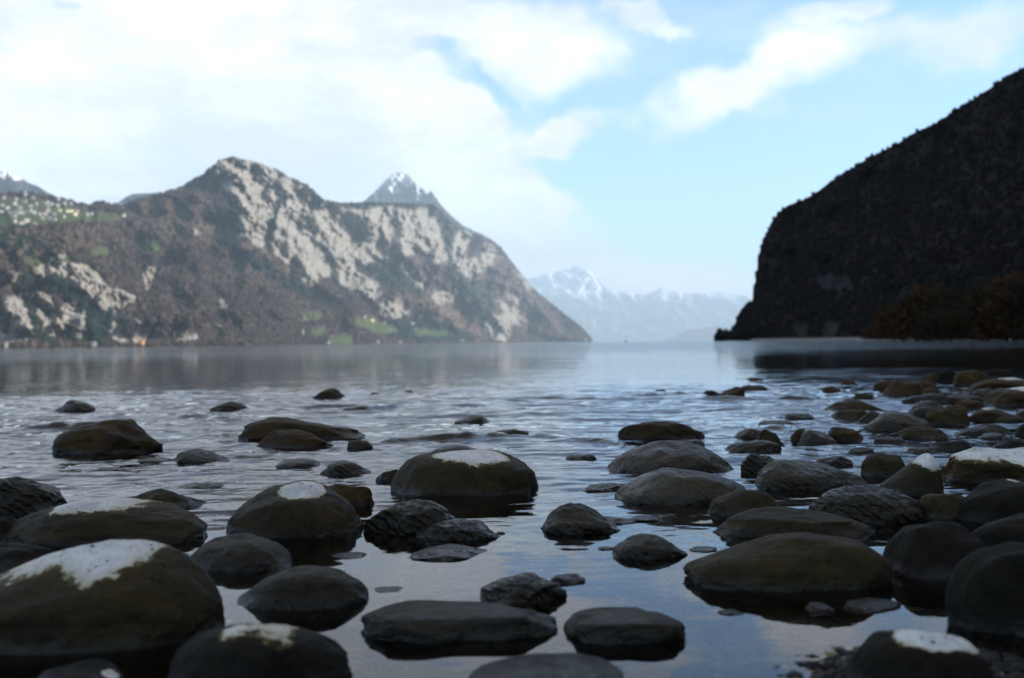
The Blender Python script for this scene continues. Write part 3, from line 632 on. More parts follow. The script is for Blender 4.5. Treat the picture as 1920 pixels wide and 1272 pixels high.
# ------------------------------------------------------------------ stones
def cube_sphere(n):
    g = np.tan(np.linspace(-math.pi/4, math.pi/4, n)); a, b = np.meshgrid(g, g, indexing='ij'); o = np.ones_like(a)
    V = []; Fc = []; k = 0
    for (f, s) in (((o, a, b), 1), ((-o, a, b), -1), ((a, o, b), -1), ((a, -o, b), 1), ((a, b, o), 1), ((a, b, -o), -1)):
        V.append(np.stack(f, -1).reshape(-1, 3)); q = grid_faces(n, n)+k
        Fc.append(q if s > 0 else q[:, ::-1]); k += n*n
    V = np.concatenate(V); V /= np.linalg.norm(V, axis=1)[:, None]; Fc = np.concatenate(Fc)
    key = np.round(V*1e5).astype(np.int64); _, idx, inv = np.unique(key, axis=0, return_index=True, return_inverse=True)
    return V[idx], inv.ravel()[Fc]
CS = {n: cube_sphere(n) for n in (16, 26, 44, 70)}
def rock_mat(name, a, b, wet, fringe=C(0.09, 0.07, 0.014), strata=0.0, pit=0.5, dryc=(C(0.74, 0.72, 0.69), C(0.58, 0.57, 0.55)), base=C(0.008, 0.006, 0.003)):
    mt, t = material(name)
    oc = t.n('ShaderNodeTexCoord').outputs['Object']; inf = t.n('ShaderNodeObjectInfo')
    off = t.n('ShaderNodeVectorMath', operation='ADD'); t.l(oc, off.inputs[0])
    rv = t.n('ShaderNodeCombineXYZ'); r10 = t.math('MULTIPLY', inf.outputs['Random'], 37.0); t.l(r10, rv.inputs[0]); t.l(r10, rv.inputs[1]); t.l(rv.outputs[0], off.inputs[1]); p = off.outputs[0]
    n = t.noise(p, 9, 6, 0.6); n2 = t.noise(p, 45, 5, 0.65); n3 = t.noise(p, 160, 4, 0.7)
    vo = t.n('ShaderNodeTexVoronoi'); t.l(p, vo.inputs['Vector']); vo.inputs['Scale'].default_value = 120; vo.inputs['Randomness'].default_value = 1.0
    pits = t.math('MULTIPLY', t.step(vo.outputs['Distance'], 0.30, 0.14), t.step(n2, 0.53, 0.60))
    col = t.mix(t.step(n, 0.38, 0.62), a, b)
    col = t.mix(t.step(n2, 0.45, 0.65, 0, 0.6), col, C(a[0]*0.5, a[1]*0.5, a[2]*0.45))
    col = t.mix(t.step(n3, 0.60, 0.72, 0, 0.5), col, C(min(1, b[0]*2.0), min(1, b[1]*2.0), min(1, b[2]*1.9)))
    lowm = t.step(t.math('MULTIPLY_ADD', n2, 0.02, t.attr('wz')), 0.034, 0.010)    # weed and slime just above the waterline
    col = t.mix(t.math('MULTIPLY', lowm, 0.75), col, base)
    col = t.mix(t.math('MULTIPLY', pits, pit), col, C(0.006, 0.005, 0.004))
    d = t.math('ADD', t.attr('dry'), t.math('ADD', t.math('MULTIPLY_ADD', n2, 0.50, -0.25), t.math('MULTIPLY_ADD', n3, 0.24, -0.12)))
    fm = t.step(d, -0.09, -0.01)
    col = t.mix(t.math('MULTIPLY', fm, 0.85), col, fringe)
    dm = t.step(d, -0.015, 0.045)
    dc = t.mix(t.step(n2, 0.35, 0.7), dryc[0], dryc[1]); dc = t.mix(t.math('MULTIPLY', t.step(n3, 0.52, 0.62), 0.35), dc, C(0.22, 0.21, 0.19)); dc = t.mix(t.step(n, 0.55, 0.66, 0, 0.5), dc, C(0.34, 0.33, 0.31))
    dc = t.mix(t.math('MULTIPLY', pits, 0.9), dc, C(0.05, 0.045, 0.035)); dc = t.mix(t.step(d, 0.16, 0.03, 0, 0.45), dc, C(0.45, 0.36, 0.17))
    col = t.mix(dm, col, dc)
    h = t.math('ADD', t.math('MULTIPLY', n2, 1.0), t.math('MULTIPLY', n3, 0.35)); h = t.math('SUBTRACT', h, t.math('MULTIPLY', pits, 0.8))
    if strata > 0:
        w = t.n('ShaderNodeTexWave', wave_type='BANDS'); t.l(t.scaled(p, (1, 1, 1), (0.5, 0.9, 0.4)), w.inputs['Vector']); w.inputs['Scale'].default_value = 22
        w.inputs['Distortion'].default_value = 7; w.inputs['Detail'].default_value = 4; w.inputs['Detail Scale'].default_value = 1.5
        h = t.math('MULTIPLY_ADD', w.outputs['Fac'], strata, h)
    nr = bump(t, h, 1.0, 0.0075)
    rough = t.mix(dm, t.math('MULTIPLY_ADD', n2, 0.25, 0.62-0.30*wet), C(0.9, 0.9, 0.9))
    coat = t.math('MULTIPLY', t.math('SUBTRACT', 1.0, dm), t.step(n, 0.35, 0.62, wet*0.15, wet))
    coat = t.math('MAXIMUM', coat, t.math('MULTIPLY', lowm, 0.8))
    finish(t, col, rough, nr, 0.16, coat); return mt
RM = {
 'brown': rock_mat('brown_algae_rock', C(0.048, 0.025, 0.004), C(0.022, 0.012, 0.003), 0.15),
 'olive': rock_mat('olive_brown_rock', C(0.036, 0.024, 0.0065), C(0.020, 0.014, 0.004), 0.12),
 'grey': rock_mat('wet_grey_rock', C(0.030, 0.023, 0.011), C(0.016, 0.012, 0.006), 0.55, strata=0.5),
 'layer': rock_mat('layered_grey_rock', C(0.028, 0.022, 0.011), C(0.013, 0.010, 0.005), 0.6, strata=1.0),
 'smooth': rock_mat('smooth_grey_rock', C(0.042, 0.032, 0.016), C(0.025, 0.019, 0.010), 0.7, strata=0.25, pit=0.3),
 'dark': rock_mat('dark_rock_vignetted', C(0.010, 0.008, 0.004), C(0.006, 0.005, 0.003), 0.0),  # dark stone, base colour lowered further to stand in for lens vignetting
 'slate': rock_mat('slate_grey_rock', C(0.027, 0.022, 0.012), C(0.016, 0.013, 0.008), 0.25, pit=0.35),
}
def stone(x0, x1, yt, yb, mat, label, dr=0.8, k=2.3, c=-0.18, m=None, flat=None, cap=None, seed=None, rot=0.0, rough=1.0, facet=0.75, tilt=0.0, depth=0.0):
    global NSTONE
    NSTONE += 1; seed = NSTONE if seed is None else seed
    wpx = (x1-x0)
    n = 16 if wpx < 60 else 26 if wpx < 130 else 44 if wpx < 230 else 70
    q, Fc = CS[n]; rs = np.random.RandomState(seed*13+5)
    p = q/((np.abs(q)**k).sum(1)**(1/k))[:, None]
    for i in range(9):                      # water-worn facets
        nn = rs.normal(size=3); nn[2] = abs(nn[2])*0.8; nn /= np.linalg.norm(nn)
        if i < 2: nn = np.array([rs.uniform(-0.3, 0.3), rs.uniform(-0.5, 0.2), 1.0]); nn /= np.linalg.norm(nn)
        dd = rs.uniform(0.74, 0.98)*(1+0.12*(k-2)); ex = p@nn-dd; sft = 0.04; ex = sft*np.log1p(np.exp(np.clip(ex/sft, -30, 30)))
        p = p-nn[None]*(ex*facet*1.3)[:, None]
    o = seed*7.31
    p = p*(1+rough*(0.17*fbm(q[:, 0]*1.5+o, q[:, 1]*1.5, q[:, 2]*1.5, 2)+0.055*fbm(q[:, 0]*4+o, q[:, 1]*4, q[:, 2]*4, 3)+0.018*fbm(q[:, 0]*12+o, q[:, 1]*12, q[:, 2]*12, 3)))[:, None]
    if mat == 'layer' or mat == 'grey':
        s = p@np.array([0.5, 0.35, 0.8])*(9 if mat == 'layer' else 6)+1.4*fbm(p[:, 0]*2+o, p[:, 1]*2, p[:, 2]*2, 3)
        p = p*(1+(0.014 if mat == 'layer' else 0.008)*np.abs(np.sin(s*2.1)))[:, None]
    if m is not None:
        xs = np.linspace(-1, 1, len(m)); mm = np.interp(p[:, 0], xs, m)
        xx = np.linspace(-1.2, 1.2, 61); ms = np.interp(xx, xs, m); ker = np.exp(-np.linspace(-2, 2, 9)**2); ker /= ker.sum()
        ms = np.convolve(np.pad(ms, 4, 'edge'), ker, 'valid'); mm = np.interp(p[:, 0], xx, ms)
        p[:, 2] = np.where(p[:, 2] > 0, p[:, 2]*mm, p[:, 2])
    if flat is not None:
        zt = p[:, 2]; ex = zt-flat; sft = 0.05; ex = sft*np.log1p(np.exp(np.clip(ex/sft, -30, 30))); p[:, 2] = zt-ex*0.88
    if tilt: ca, sa = math.cos(tilt), math.sin(tilt); p = np.stack([p[:, 0]*ca-p[:, 2]*sa, p[:, 1], p[:, 0]*sa+p[:, 2]*ca], -1)
    if rot: ca, sa = math.cos(rot), math.sin(rot); p = np.stack([p[:, 0]*ca-p[:, 1]*sa, p[:, 0]*sa+p[:, 1]*ca, p[:, 2]], -1)
    gx, gy = on_water((x0+x1)/2, yb); d0 = gy
    Wd = wpx/FP*d0/2*1.08; Hh = max(0.01, (yb-yt)/FP*d0*0.95)
    cx, cy = gx, gy+Wd*dr
    for it in range(14):
        P = np.stack([p[:, 0]*Wd+cx, p[:, 1]*Wd*dr+cy, (p[:, 2]+c)*Hh], -1)
        up = P[:, 2] > -0.002; X_, Y_ = project(P[up])
        zf = np.abs(P[:, 2]) < max(0.008, 0.16*Hh); yy = project(P[zf])[1] if zf.sum() > 4 else Y_
        mx0, mx1, mt_, mb = X_.min(), X_.max(), Y_.min(), yy.max()
        sc = (x1-x0)/(mx1-mx0); Wd *= sc**0.8
        cx += ((x0+x1)/2-(mx0+mx1)/2)/FP*cy*0.8
        cy += (on_water((x0+x1)/2, yb)[1]-on_water((x0+x1)/2, max(mb, 650))[1])*0.7
        Hh = float(np.clip(Hh*(1+0.8*((mt_-yt)/FP*cy)/max(Hh*(p[:, 2].max()+c), 1e-4)), 0.004, 1.0))
    P = np.stack([p[:, 0]*Wd, p[:, 1]*Wd*dr, (p[:, 2]+c)*Hh], -1)
    fl = -0.16-0.1*(cy > 3)
    P[:, 2] = np.where(P[:, 2] < fl, fl+(P[:, 2]-fl)*0.1, P[:, 2])
    top = P[:, 2].max(); zr = P[:, 2]/top
    if cap is None: dry = np.full(len(P), -1.0)
    elif cap[0] == 'e': dry = np.clip(1-((p[:, 0]-cap[1])/cap[3])**2-((p[:, 1]-cap[2])/cap[4])**2, -1, 1)*0.5+np.where(zr > 0.4, 0, -1)+0.22*fbm(p[:, 0]*3.5+o, p[:, 1]*3.5, p[:, 0]*0, 3)*(0.8 if label.find('bottom right') > 0 else 0.45)+(0.08 if label.find('bottom right') > 0 else 0)
    else:
        xs = np.linspace(-1, 1, len(cap[1])); dry = np.clip((zr-np.interp(p[:, 0], xs, cap[1]))*1.5, -1, 1)
        dry = dry+0.10*fbm(p[:, 0]*5+o, p[:, 1]*5, p[:, 0]*0, 3)
    me = make_mesh('rock', P, Fc, RM[mat], True, {'dry': dry, 'wz': P[:, 2]})
    ob = link('rock', me, label=label, category='rock', group='wet rocks at the lake edge'); ob.location = (cx, cy, 0)
    FOOT.append((cx, cy, Wd, Wd*dr)); return ob
NSTONE = 0; FOOT = []
st = stone
# --- left half, from far to near
st(100,180,750,779,'smooth','small grey stone with a pale left flank, farthest left in the water',m=[.6,.8,1,1,.7])
st(392,466,753,774,'brown','small brown stone alone in the ripples above the long brown rock',m=[.6,.8,1.1,.9,.5])
st(585,650,728,751,'brown','small dark humped stone farthest out in the middle left',m=[.5,.9,1,.9,.6])
st(692,714,736,743,'dark','tiny dark stone tip right of the small humped stone')
st(758,774,732,738,'dark','tiniest dark stone tip in the pale water, middle of the lake edge')
st(851,918,781,797,'brown','small flat topped brown stone alone in the centre of the pale ripples',m=[.4,.7,.9,1.1,1.1],k=2.8)
st(97,306,786,860,'brown','large flat topped brown boulder standing in the water at left',m=[.75,.95,1.05,1.05,.9],k=2.9,c=0.05,dr=0.7,facet=.7)
st(446,686,782,834,'brown','long low brown rock behind the egg shaped brown one',m=[.95,1.05,1,.85,.65,.5],k=2.7,dr=0.5,c=0)
st(480,626,805,848,'brown','egg shaped brown rock in front of the long low brown one',m=[.8,1.0,1,.8,.5],dr=0.6,c=0)
st(317,431,841,874,'grey','low grey pointed stone between the brown boulder and the egg shaped rock',m=[1,1.1,.9,.65,.5],k=2.1)
st(-70,130,893,982,'layer','layered dark rock cut by the left frame edge behind the first white capped one',m=[1,1.1,1.1,.9,.7],dr=.8)
st(600,696,863,895,'grey','small glossy dark stone behind the gap left of the central rock',m=[.7,1,1,.8,.5])
st(225,392,916,968,'olive','low dark olive rock peeping out behind the first white capped one',m=[.6,.8,1,.8,.6])
st(596,702,907,962,'brown','round brown rock half hidden behind the second white capped one',c=0)
st(704,764,880,908,'olive','small brown lump touching the left side of the central rock')
st(792,918,833,866,'smooth','low pale rimmed rock right behind the central white topped rock',m=[.7,1,1,.9,.6])
st(918,1002,805,826,'olive','low brown stone awash in the wave behind the central rock')
st(650,700,826,846,'olive','small wave washed stone at the right end of the long brown rock')
st(732,1010,843,953,'olive','broad central rock with a round white dry top',m=[.80,.92,1,1,.98,.9],k=2.7,c=-.28,dr=.8,flat=.80,cap=('e',0.14,-0.10,0.50,0.62),facet=.35,rough=.8)
st(422,688,900,1030,'olive','tall rounded rock with a small white patch on its crown, left of the central one',m=[.85,.95,1.03,1.04,.93,.85],k=2.5,c=-.22,dr=.8,cap=('e',0.10,-0.16,0.32,0.52),facet=.35,rough=.7)
st(5,390,933,1042,'olive','wide rock with a long white patch, behind the biggest rock at left',m=[.8,.95,1.05,1.05,1,.9,.8],k=2.4,c=0,dr=.65,cap=('t',[1.3,1.1,.82,.82,.84,.86,1.2,1.4]),facet=.4,rough=.7)
st(-40,48,968,1030,'dark','small dark rock at the left frame edge beside the wide white patched one')
st(680,880,936,1016,'layer','wrinkled wet grey rock just left below the central rock',m=[.8,1,1.05,.9,.6],dr=.7,rough=1.3)
st(775,942,972,1024,'layer','lower wrinkled grey rock with a pointed right end below the central rock',m=[.7,.9,1,.95,.5],dr=.6,rough=1.3)
st(1012,1166,943,1007,'grey','smooth wet grey hump right below the central rock',m=[.7,1.1,1,.7,.35],dr=.8,rough=1.2)
st(1090,1192,966,990,'grey','thin wet ledge trailing right of the smooth grey hump',m=[1,1,.8,.6,.4],dr=.5,c=0)
st(756,924,1020,1060,'grey','low pointed dark stone alone in the calm water below the wrinkled rocks',m=[.3,.5,1,1,.7,.4],dr=.6,k=2.0)
st(1143,1290,1000,1058,'grey','small grey rock with a rusty corner in the blue calm water',m=[.6,.9,1.1,1,.6],dr=.7)
st(345,548,1000,1082,'slate','dark oval rock behind the right end of the biggest rock',m=[.9,1,1,.9,.8],dr=.8,rough=.6,facet=.3)
st(-80,175,1017,1085,'dark','flat dark rock lying behind the biggest white topped rock',m=[1,1,.9,.7,.5],dr=.6)
st(440,692,1060,1158,'slate','smooth dark oval rock in front of the tall one with the small white patch',m=[.7,.95,1.05,1.05,.95],dr=.7,rough=.6,facet=.3)
st(890,1064,1073,1146,'layer','craggy dark rock in the middle of the calm foreground water',m=[.6,.95,1.05,1,.8],dr=.8,rough=1.5,facet=.8)
st(1030,1098,1075,1106,'grey','small dark wedge behind the right side of the craggy rock')
st(676,1046,1125,1218,'slate','long flat grey slab rock at the bottom centre',m=[1.05,1.05,1,.95,.9,.8],k=3.0,dr=.5,flat=.8,c=0,facet=.5,rough=.9)
st(1056,1286,1138,1222,'slate','angular grey slab with a glossy top, right of the long flat slab',m=[.8,1.05,1.05,1,1],k=3.4,dr=.65,flat=.7,facet=.7)
st(-160,424,1012,1258,'olive','biggest rock, dark with a broad white upper side, at the lower left corner',m=[.55,.65,.78,.9,1.0,1.06,1.06,.85],k=2.6,c=0,dr=.55,cap=('t',[.50,.56,.64,.70,.80,.66,.82,1.1,1.4]),facet=.3,rough=.6)
st(310,664,1168,1330,'dark','dark rounded rock with a smeared pale top at the bottom left edge',m=[.8,.95,1,1,.95,.8],k=2.4,c=0,dr=.6,cap=('t',[1.4,1.15,.86,.98,.84,.93,1.4]),facet=.3,rough=.6)
st(870,1170,1224,1320,'dark','dark olive rock cut off by the bottom edge below the long slab',m=[.6,.85,1,1,.8],c=0,rough=.6,facet=.3)
st(50,240,1236,1330,'dark','dark stone peeking in at the bottom left corner',rough=.6,cap=('e',.75,0,.2,.3))
st(20,66,1092,1112,'dark','small dark stone wedged behind the lower left corner of the biggest rock')
st(1118,1152,1024,1038,'grey','low pointed dark stone tip just left of the rusty cornered rock')
st(930,948,1000,1006,'dark','tiny black stone tip right of the wrinkled rocks')
st(520,600,860,878,'olive','flat awash stone between the egg shaped rock and the tall white patched one',c=-.4)
st(330,420,905,922,'olive','thin dark ledge awash above the first white patched rock',c=-.4)
st(160,240,876,892,'grey','low wave washed stone below the large flat topped brown boulder',c=-.4)
st(1060,1120,852,868,'grey','low dark stone awash in the channel right of the central rock',c=-.4)
# --- right half, from far to near
st(1400,1431,708,715,'brown','tiny flat brown stone farthest out at the edge of the dark reflection')
st(1340,1397,725,749,'brown','dark brown stone with a raised right end alone in the blue water',m=[.5,.55,.8,1.2,1.2],k=2.6)
st(1318,1352,732,744,'dark','thin dark tail left of the stone with the raised end')
st(1228,1250,730,738,'dark','tiny dark tip in the light blue ripples left of the raised end stone')
st(1541,1576,724,738,'brown','small round brown stone near the start of the stony bank')
st(1728,1762,700,722,'brown','small brown stone at the far end of the bank, left')
st(1756,1798,692,722,'dark','darkest round stone at the far end of the bank')
st(1786,1856,694,728,'brown','large round brown stone at the far end of the bank',c=0)
st(1848,1905,692,712,'dark','dark far stone behind the first white streaked rock')
st(1634,1690,711,738,'brown','pointed brown stone left of the far brown heap')
st(1690,1762,712,742,'brown','brown stone behind the far brown heap')
st(1806,2010,708,748,'brown','far long brown rock with a thin white streak on top',m=[.8,1,1,.9,.9,.9],c=0,cap=('t',[1.2,.95,.88,.88,.97,1.3,1.4]))
st(1654,1742,714,752,'brown','rounded brown rock leading the far brown heap')
st(1724,1768,726,750,'brown','brown stone right of the leading rounded one in the far heap')
st(1820,1872,728,750,'grey','flat grey stone under the far white streaked rock')
st(1840,2010,724,770,'brown','dark brown rock with a ragged white patch at the right edge, upper one',m=[.7,.9,1,1,1],k=2.6,c=.05,cap=('t',[1.3,1.1,.84,.62,.75,.8,.8]))
st(1690,1790,738,766,'grey','grey brown stone in the second row of the bank',m=[.7,1,1,.8,.6])
st(1750,1850,738,764,'grey','wide low grey stone under the far streaked rock')
st(1545,1662,748,776,'olive','low broad brown rock leading the bank into the blue water',m=[.7,1,1,.8,.5])
st(1784,1850,750,776,'brown','round brown stone in the middle of the bank')
st(1605,1660,770,796,'grey','small grey wedge touching the big rounded bank stone on its left',m=[.5,.8,1,1,.9])
st(1557,1640,768,792,'olive','flat wave washed stone below the leading broad brown rock')
st(1704,1790,751,790,'grey','grey ridged stone between the middle bank stones',m=[.7,1,1,.8,.6])
st(1735,1820,759,806,'olive','tall dull brown stone in the middle of the bank',c=0)
st(1808,1916,765,800,'brown','dark rock with a short thin white line on top in the middle of the bank',m=[.7,.95,1,.9,.8],c=0,cap=('t',[1.4,1.1,.9,.97,.9,1.1,1.4]))
st(1898,1990,758,790,'grey','pale rimmed grey stone at the right frame edge below the ragged patch rock')
st(1900,2000,790,828,'dark','dark stone at the right frame edge above the long white rock')
st(1618,1748,770,816,'smooth','big rounded grey brown stone in the middle of the bank',m=[.8,1,1.05,.85,.6],c=.05,rough=.7)
st(1545,1620,800,834,'brown','brown flat bottomed rock between pointed grey stone and bank',m=[.8,1,1,.9,.6],c=0)
st(1664,1780,799,828,'olive','flat olive rock with a small orange knob at its right',m=[.8,1,1,.9,.9],dr=.6)
st(1752,1778,815,830,'brown','small orange knob stone at the right end of the flat olive rock')
st(1638,1704,819,838,'grey','thin grey pebble awash below the flat olive rock',dr=.7)
st(1784,1902,795,822,'grey','long low grey stone in the dark pool above the long white rock',m=[.4,.7,1,1,.7],dr=.5)
st(1832,1888,811,828,'smooth','pale flat pebble in the dark pool above the long white rock')
st(1742,1826,826,850,'dark','low dark stone behind the white tipped egg rock',rough=.7)
st(1860,1990,822,850,'dark','low dark stone half hidden behind the long white rock')
st(1153,1322,790,831,'brown','brown low rock behind the two smooth rounded grey rocks',m=[.75,1,1,.95,.75,.6],dr=.5,k=2.6,c=0)
st(1376,1438,803,828,'smooth','small grey stone behind the slanted flat stone, left of its pair',k=2.6,c=0)
st(1420,1470,805,840,'olive','small brown stone behind the slanted flat stone, right of its pair',m=[1,1,.8,.6,.5])
st(1356,1468,825,852,'smooth','slanted flat grey brown stone above the small blue channel',m=[.7,1,1,1,.9],dr=.6,rough=1.2)
st(1480,1524,803,836,'brown','small upright brown stone against the pointed grey one',m=[.7,1,1.1,1,.9],k=2.5)
st(1495,1572,806,840,'smooth','pointed triangular grey stone beside the small upright brown one',m=[.7,1.25,1,.7,.4],k=2.0,dr=.8)
st(1270,1322,824,840,'brown','small brown stone between the low brown rock and the upper smooth one')
st(1138,1374,826,898,'smooth','upper one of two smooth rounded grey rocks right of centre',m=[.65,.9,1.05,1,.85,.6],dr=.7,rough=.6,facet=.35,k=2.1)
st(1388,1476,849,896,'layer','finely layered grey rock leaning on the wide brown grey one',m=[.9,1.1,1,.9,.8],dr=.8)
st(1528,1600,856,878,'grey','small grey slab between the wide brown grey rock and the oval brown one',dr=.6)
st(1612,1702,848,902,'olive','oval brown rock left of the white tipped egg rock',c=0,rough=.6)
st(1152,1412,877,958,'smooth','lower one of two smooth rounded grey rocks right of centre',m=[.75,.98,1.05,1,.85,.6],dr=.7,rough=.6,facet=.3,k=2.2)
st(1414,1628,862,926,'smooth','wide brown grey rock with a sloping right side behind the layered one',m=[.85,1.05,1,.9,.75,.55],dr=.6,rough=.9)
st(1650,1770,850,940,'olive','tilted egg shaped rock with a white upper tip',m=[.25,.42,.68,1.05,1.25],k=2.5,c=.05,dr=.8,rough=.5,facet=.2,cap=('t',[1.5,1.3,1.05,.78,.62,.55,.56]))
st(1758,2060,834,916,'brown','long rock with a ragged white upper side at the right edge',m=[.9,.92,.9,.95,1,1.05],k=3,c=.05,dr=.45,rough=.9,cap=('t',[.70,.62,.66,.30,.70,.60,.7]))
st(1325,1472,917,978,'olive','dull olive three cornered rock in front of the lower smooth one',m=[.5,.9,1.15,1,.6],k=2.1,dr=.7,rough=.6)
st(1784,2040,898,1000,'dark','smooth dark rock with a pale upper rim under the long white rock',m=[.9,1,1,.9,.9],dr=.6,rough=.5,cap=('t',[1.5,1.4,1.2,.97,.96,1,1.2]))
st(1512,1738,908,992,'layer','wide layered grey rock below the wide brown grey one',m=[.7,.95,1.05,1.05,.95,.8],dr=.7,rough=1.1)
st(1334,1644,950,1018,'olive','long olive rock lying behind the biggest smooth dark one at right',m=[.8,1,1.05,1,.85,.6],dr=.45,rough=.7)
st(1652,1880,978,1104,'dark','dark oval rock right of the biggest smooth dark one',m=[.9,1.05,1,.95,.8],dr=.7,rough=.6,c=0)
st(1795,2060,960,1060,'dark','dark rock at the right frame edge behind two larger dark ones',m=[.7,.95,1,1,1],dr=.6,rough=.6)
st(1280,1674,998,1124,'olive','biggest smooth dark rock of the right foreground with a blunt left nose',m=[.75,.86,.95,1.05,1.08,1.05,.95],k=2.8,c=0,dr=.55,rough=.7,facet=.35)
st(1772,2060,1016,1225,'dark','large dark rock at the right frame edge above the white topped bottom one',m=[.9,1,1.05,1,1],c=0,dr=.7,rough=.6)
st(1580,1694,1120,1160,'dark','small dark stone under the right end of the biggest smooth dark rock')
st(1508,1566,1128,1158,'brown','small rusty stone under the biggest smooth dark rock')
st(1345,1395,1142,1158,'dark','tiny flat dark stone tip in the blue water below the biggest smooth rock')
st(1090,1180,905,930,'grey','dark flat stone awash in the channel below the lower smooth rounded one',c=-.35)
st(1180,1240,968,984,'olive','tiny awash stone between the grey hump and the dull olive cornered one',c=-.35)
st(700,760,1100,1116,'slate','low awash stone behind the long flat slab rock',c=-.35)
st(620,690,1036,1054,'dark','dark stone at the foot of the tall white patched rock',c=-.3)
st(250,330,858,874,'brown','brown stone awash under the right side of the large flat topped boulder',c=-.3)
st(1290,1345,1024,1044,'dark','dark stone beside the blunt nose of the biggest smooth rock',c=-.3)
st(1380,1440,722,736,'olive','low awash stone right of the stone with the raised end',c=-.3)
st(1460,1530,742,756,'olive','long awash stone out in the ripples left of the leading bank stone',c=-.3)
st(1500,1550,818,836,'dark','tiny dark stone between the pointed grey stone and the bank',c=-.2)
st(1860,1990,1150,1210,'dark','dark stone at the right edge above the white topped bottom rock')
st(1480,1546,905,926,'grey','low grey stone wedged below the sloping brown grey rock')
st(1640,1716,930,975,'dark','dark stone under the tilted white tipped egg')
st(1712,1836,925,985,'olive','olive stone in the dark gap under the long white rock')
st(1590,1640,838,856,'olive','low dark stone above the oval brown rock')
st(1700,1756,838,856,'grey','grey stone awash left of the low dark stone by the egg rock')
st(1880,1960,850,880,'dark','dark stone against the upper side of the long white rock')
st(1470,1530,775,792,'grey','flat stone awash in the blue ripples left of the bank')
st(1420,1490,788,802,'olive','flat dark stone awash above the pair of small stones')
st(1576,1606,712,722,'brown','tiny brown stone far out left of the bank end')
st(1596,1640,738,752,'olive','small olive stone left of the far brown heap')
st(1860,1930,780,800,'olive','olive stone wedged right of the thin white line rock')
st(1680,1720,786,804,'brown','small brown stone wedged beside the big rounded bank stone')
st(1850,1900,748,764,'brown','brown stone below the far flat grey one')
st(1576,1870,1180,1330,'dark','dark rock with an irregular white top at the bottom right',m=[.7,.9,1,1,.9],c=-.05,dr=.6,rough=.6,cap=('e',0.20,-0.22,0.52,0.50))

rad = np.concatenate([[0.02, 0.3], np.geomspace(0.6, 1.0, 24)[:-1], np.geomspace(1.0, 26, 700), np.geomspace(26.6, 63400, 104)])
ang = np.radians(np.concatenate([np.linspace(-180, -42, 36)[:-1], np.linspace(-42, -32, 30)[:-1], np.linspace(-32, 32, 620), np.linspace(32, 42, 30)[1:], np.linspace(42, 180, 36)[1:]]))
Rg, Ag = np.meshgrid(rad, ang, indexing='ij'); X = Rg*np.sin(Ag); Y = Rg*np.cos(Ag)
amp = np.interp(Rg, [0, 1.5, 1.9, 2.4, 3.2, 6.5, 9, 14, 26, 40], [0.0, 0.0003, 0.0016, 0.0065, 0.0125, 0.0160, 0.0050, 0.0015, 0.0008, 0.0])
lat = np.clip(1-0.45*np.clip((X-0.3)/1.2, 0, 1)*(Rg < 4), 0, 1)
amp = amp*lat
Z = amp*(fbm(X*1.6+Y*0.5, Y*4.6, X*0+2.0, 3, 0.5)+0.55*fbm(X*5.0, Y*13-X*1.5, X*0+5.0, 3, 0.6))*1.5
CREST = [([(-60,806),(80,802),(190,800),(300,806)],0.020,0.05), ([(590,775),(690,771),(730,766),(775,764)],0.030,0.09), ([(640,842),(700,834),(760,829),(900,823),(1000,822),(1150,829),(1200,836)],0.017,0.045),
         ([(-60,893),(60,889),(150,890)],0.007,0.03), ([(1240,816),(1340,808),(1500,802),(1600,800)],0.014,0.06), ([(300,786),(360,781),(440,783)],0.022,0.07), ([(930,806),(1010,812),(1100,817),(1180,818)],0.014,0.05),
         ([(320,852),(400,850),(480,858)],0.006,0.03), ([(1180,742),(1260,738),(1330,742)],0.03,0.15), ([(1400,770),(1500,762),(1560,764)],0.02,0.12), ([(690,744),(720,742),(770,737)],0.02,0.13)]
for pts, a, w in CREST:
    g = np.array([on_water(*p) for p in pts]); o = np.argsort(g[:, 0]); g = g[o]
    yc = np.interp(X, g[:, 0], g[:, 1]); fade = np.clip((X-g[0, 0])/0.25, 0, 1)*np.clip((g[-1, 0]-X)/0.25, 0, 1)
    yc = yc+0.13*fbm(X*2.2, X*0+a*99, X*0, 3); d = Y-yc
    mod = np.clip(0.45+1.5*fbm(X*3.3, Y*3+a*300, X*0, 4, 0.6), 0.05, 1.3)
    Z = Z+1.9*a*fade*mod*np.where(d < 0, np.exp(-(d/(w*0.55))**2), np.exp(-(d/(w*1.6))**2))*(Y > 0)
for a_, b_, c_, d_ in FOOT:      # rings spreading from the stones that the ripples wash round
    if not 1.75 < b_ < 6.5: continue
    sel = (np.abs(X-a_) < c_+0.5) & (np.abs(Y-b_) < d_+0.5); xs_, ys_ = X[sel], Y[sel]
    q_ = np.sqrt(((xs_-a_)/c_)**2+((ys_-b_)/d_)**2)+1e-6; dd = (q_-1)*np.hypot(xs_-a_, ys_-b_)/q_
    wl = 0.022+0.014*b_; A_ = 0.0011*min(b_-1.5, 2.2)*(0.4+fbm(xs_*1.3+3, ys_*1.3, xs_*0+8, 2))
    Z[sel] += A_*np.sin(dd*6.283/wl)*np.exp(-np.maximum(dd, 0)/(wl*2.2))*(dd > -0.05)
rip = np.interp(Rg, [0, 1.6, 2.0, 2.8, 6.3, 7.2, 15, 22, 40, 120, 14000], [0.02, 0.03, 0.12, 0.6, 1.0, 0.35, 0.13, 0.24, 1.1, 1.3, 1.3])
rip = rip+0.22*np.clip((Ag-0.25)/0.1, 0, 1)*np.clip((0.9-Ag)/0.1, 0, 1)*np.clip((Rg-6.5)/3, 0, 1)*np.clip((30-Rg)/8, 0, 1)
mt, t = material('lake_water')
pos = t.n('ShaderNodeNewGeometry').outputs['Position']; rp = t.attr('rip')
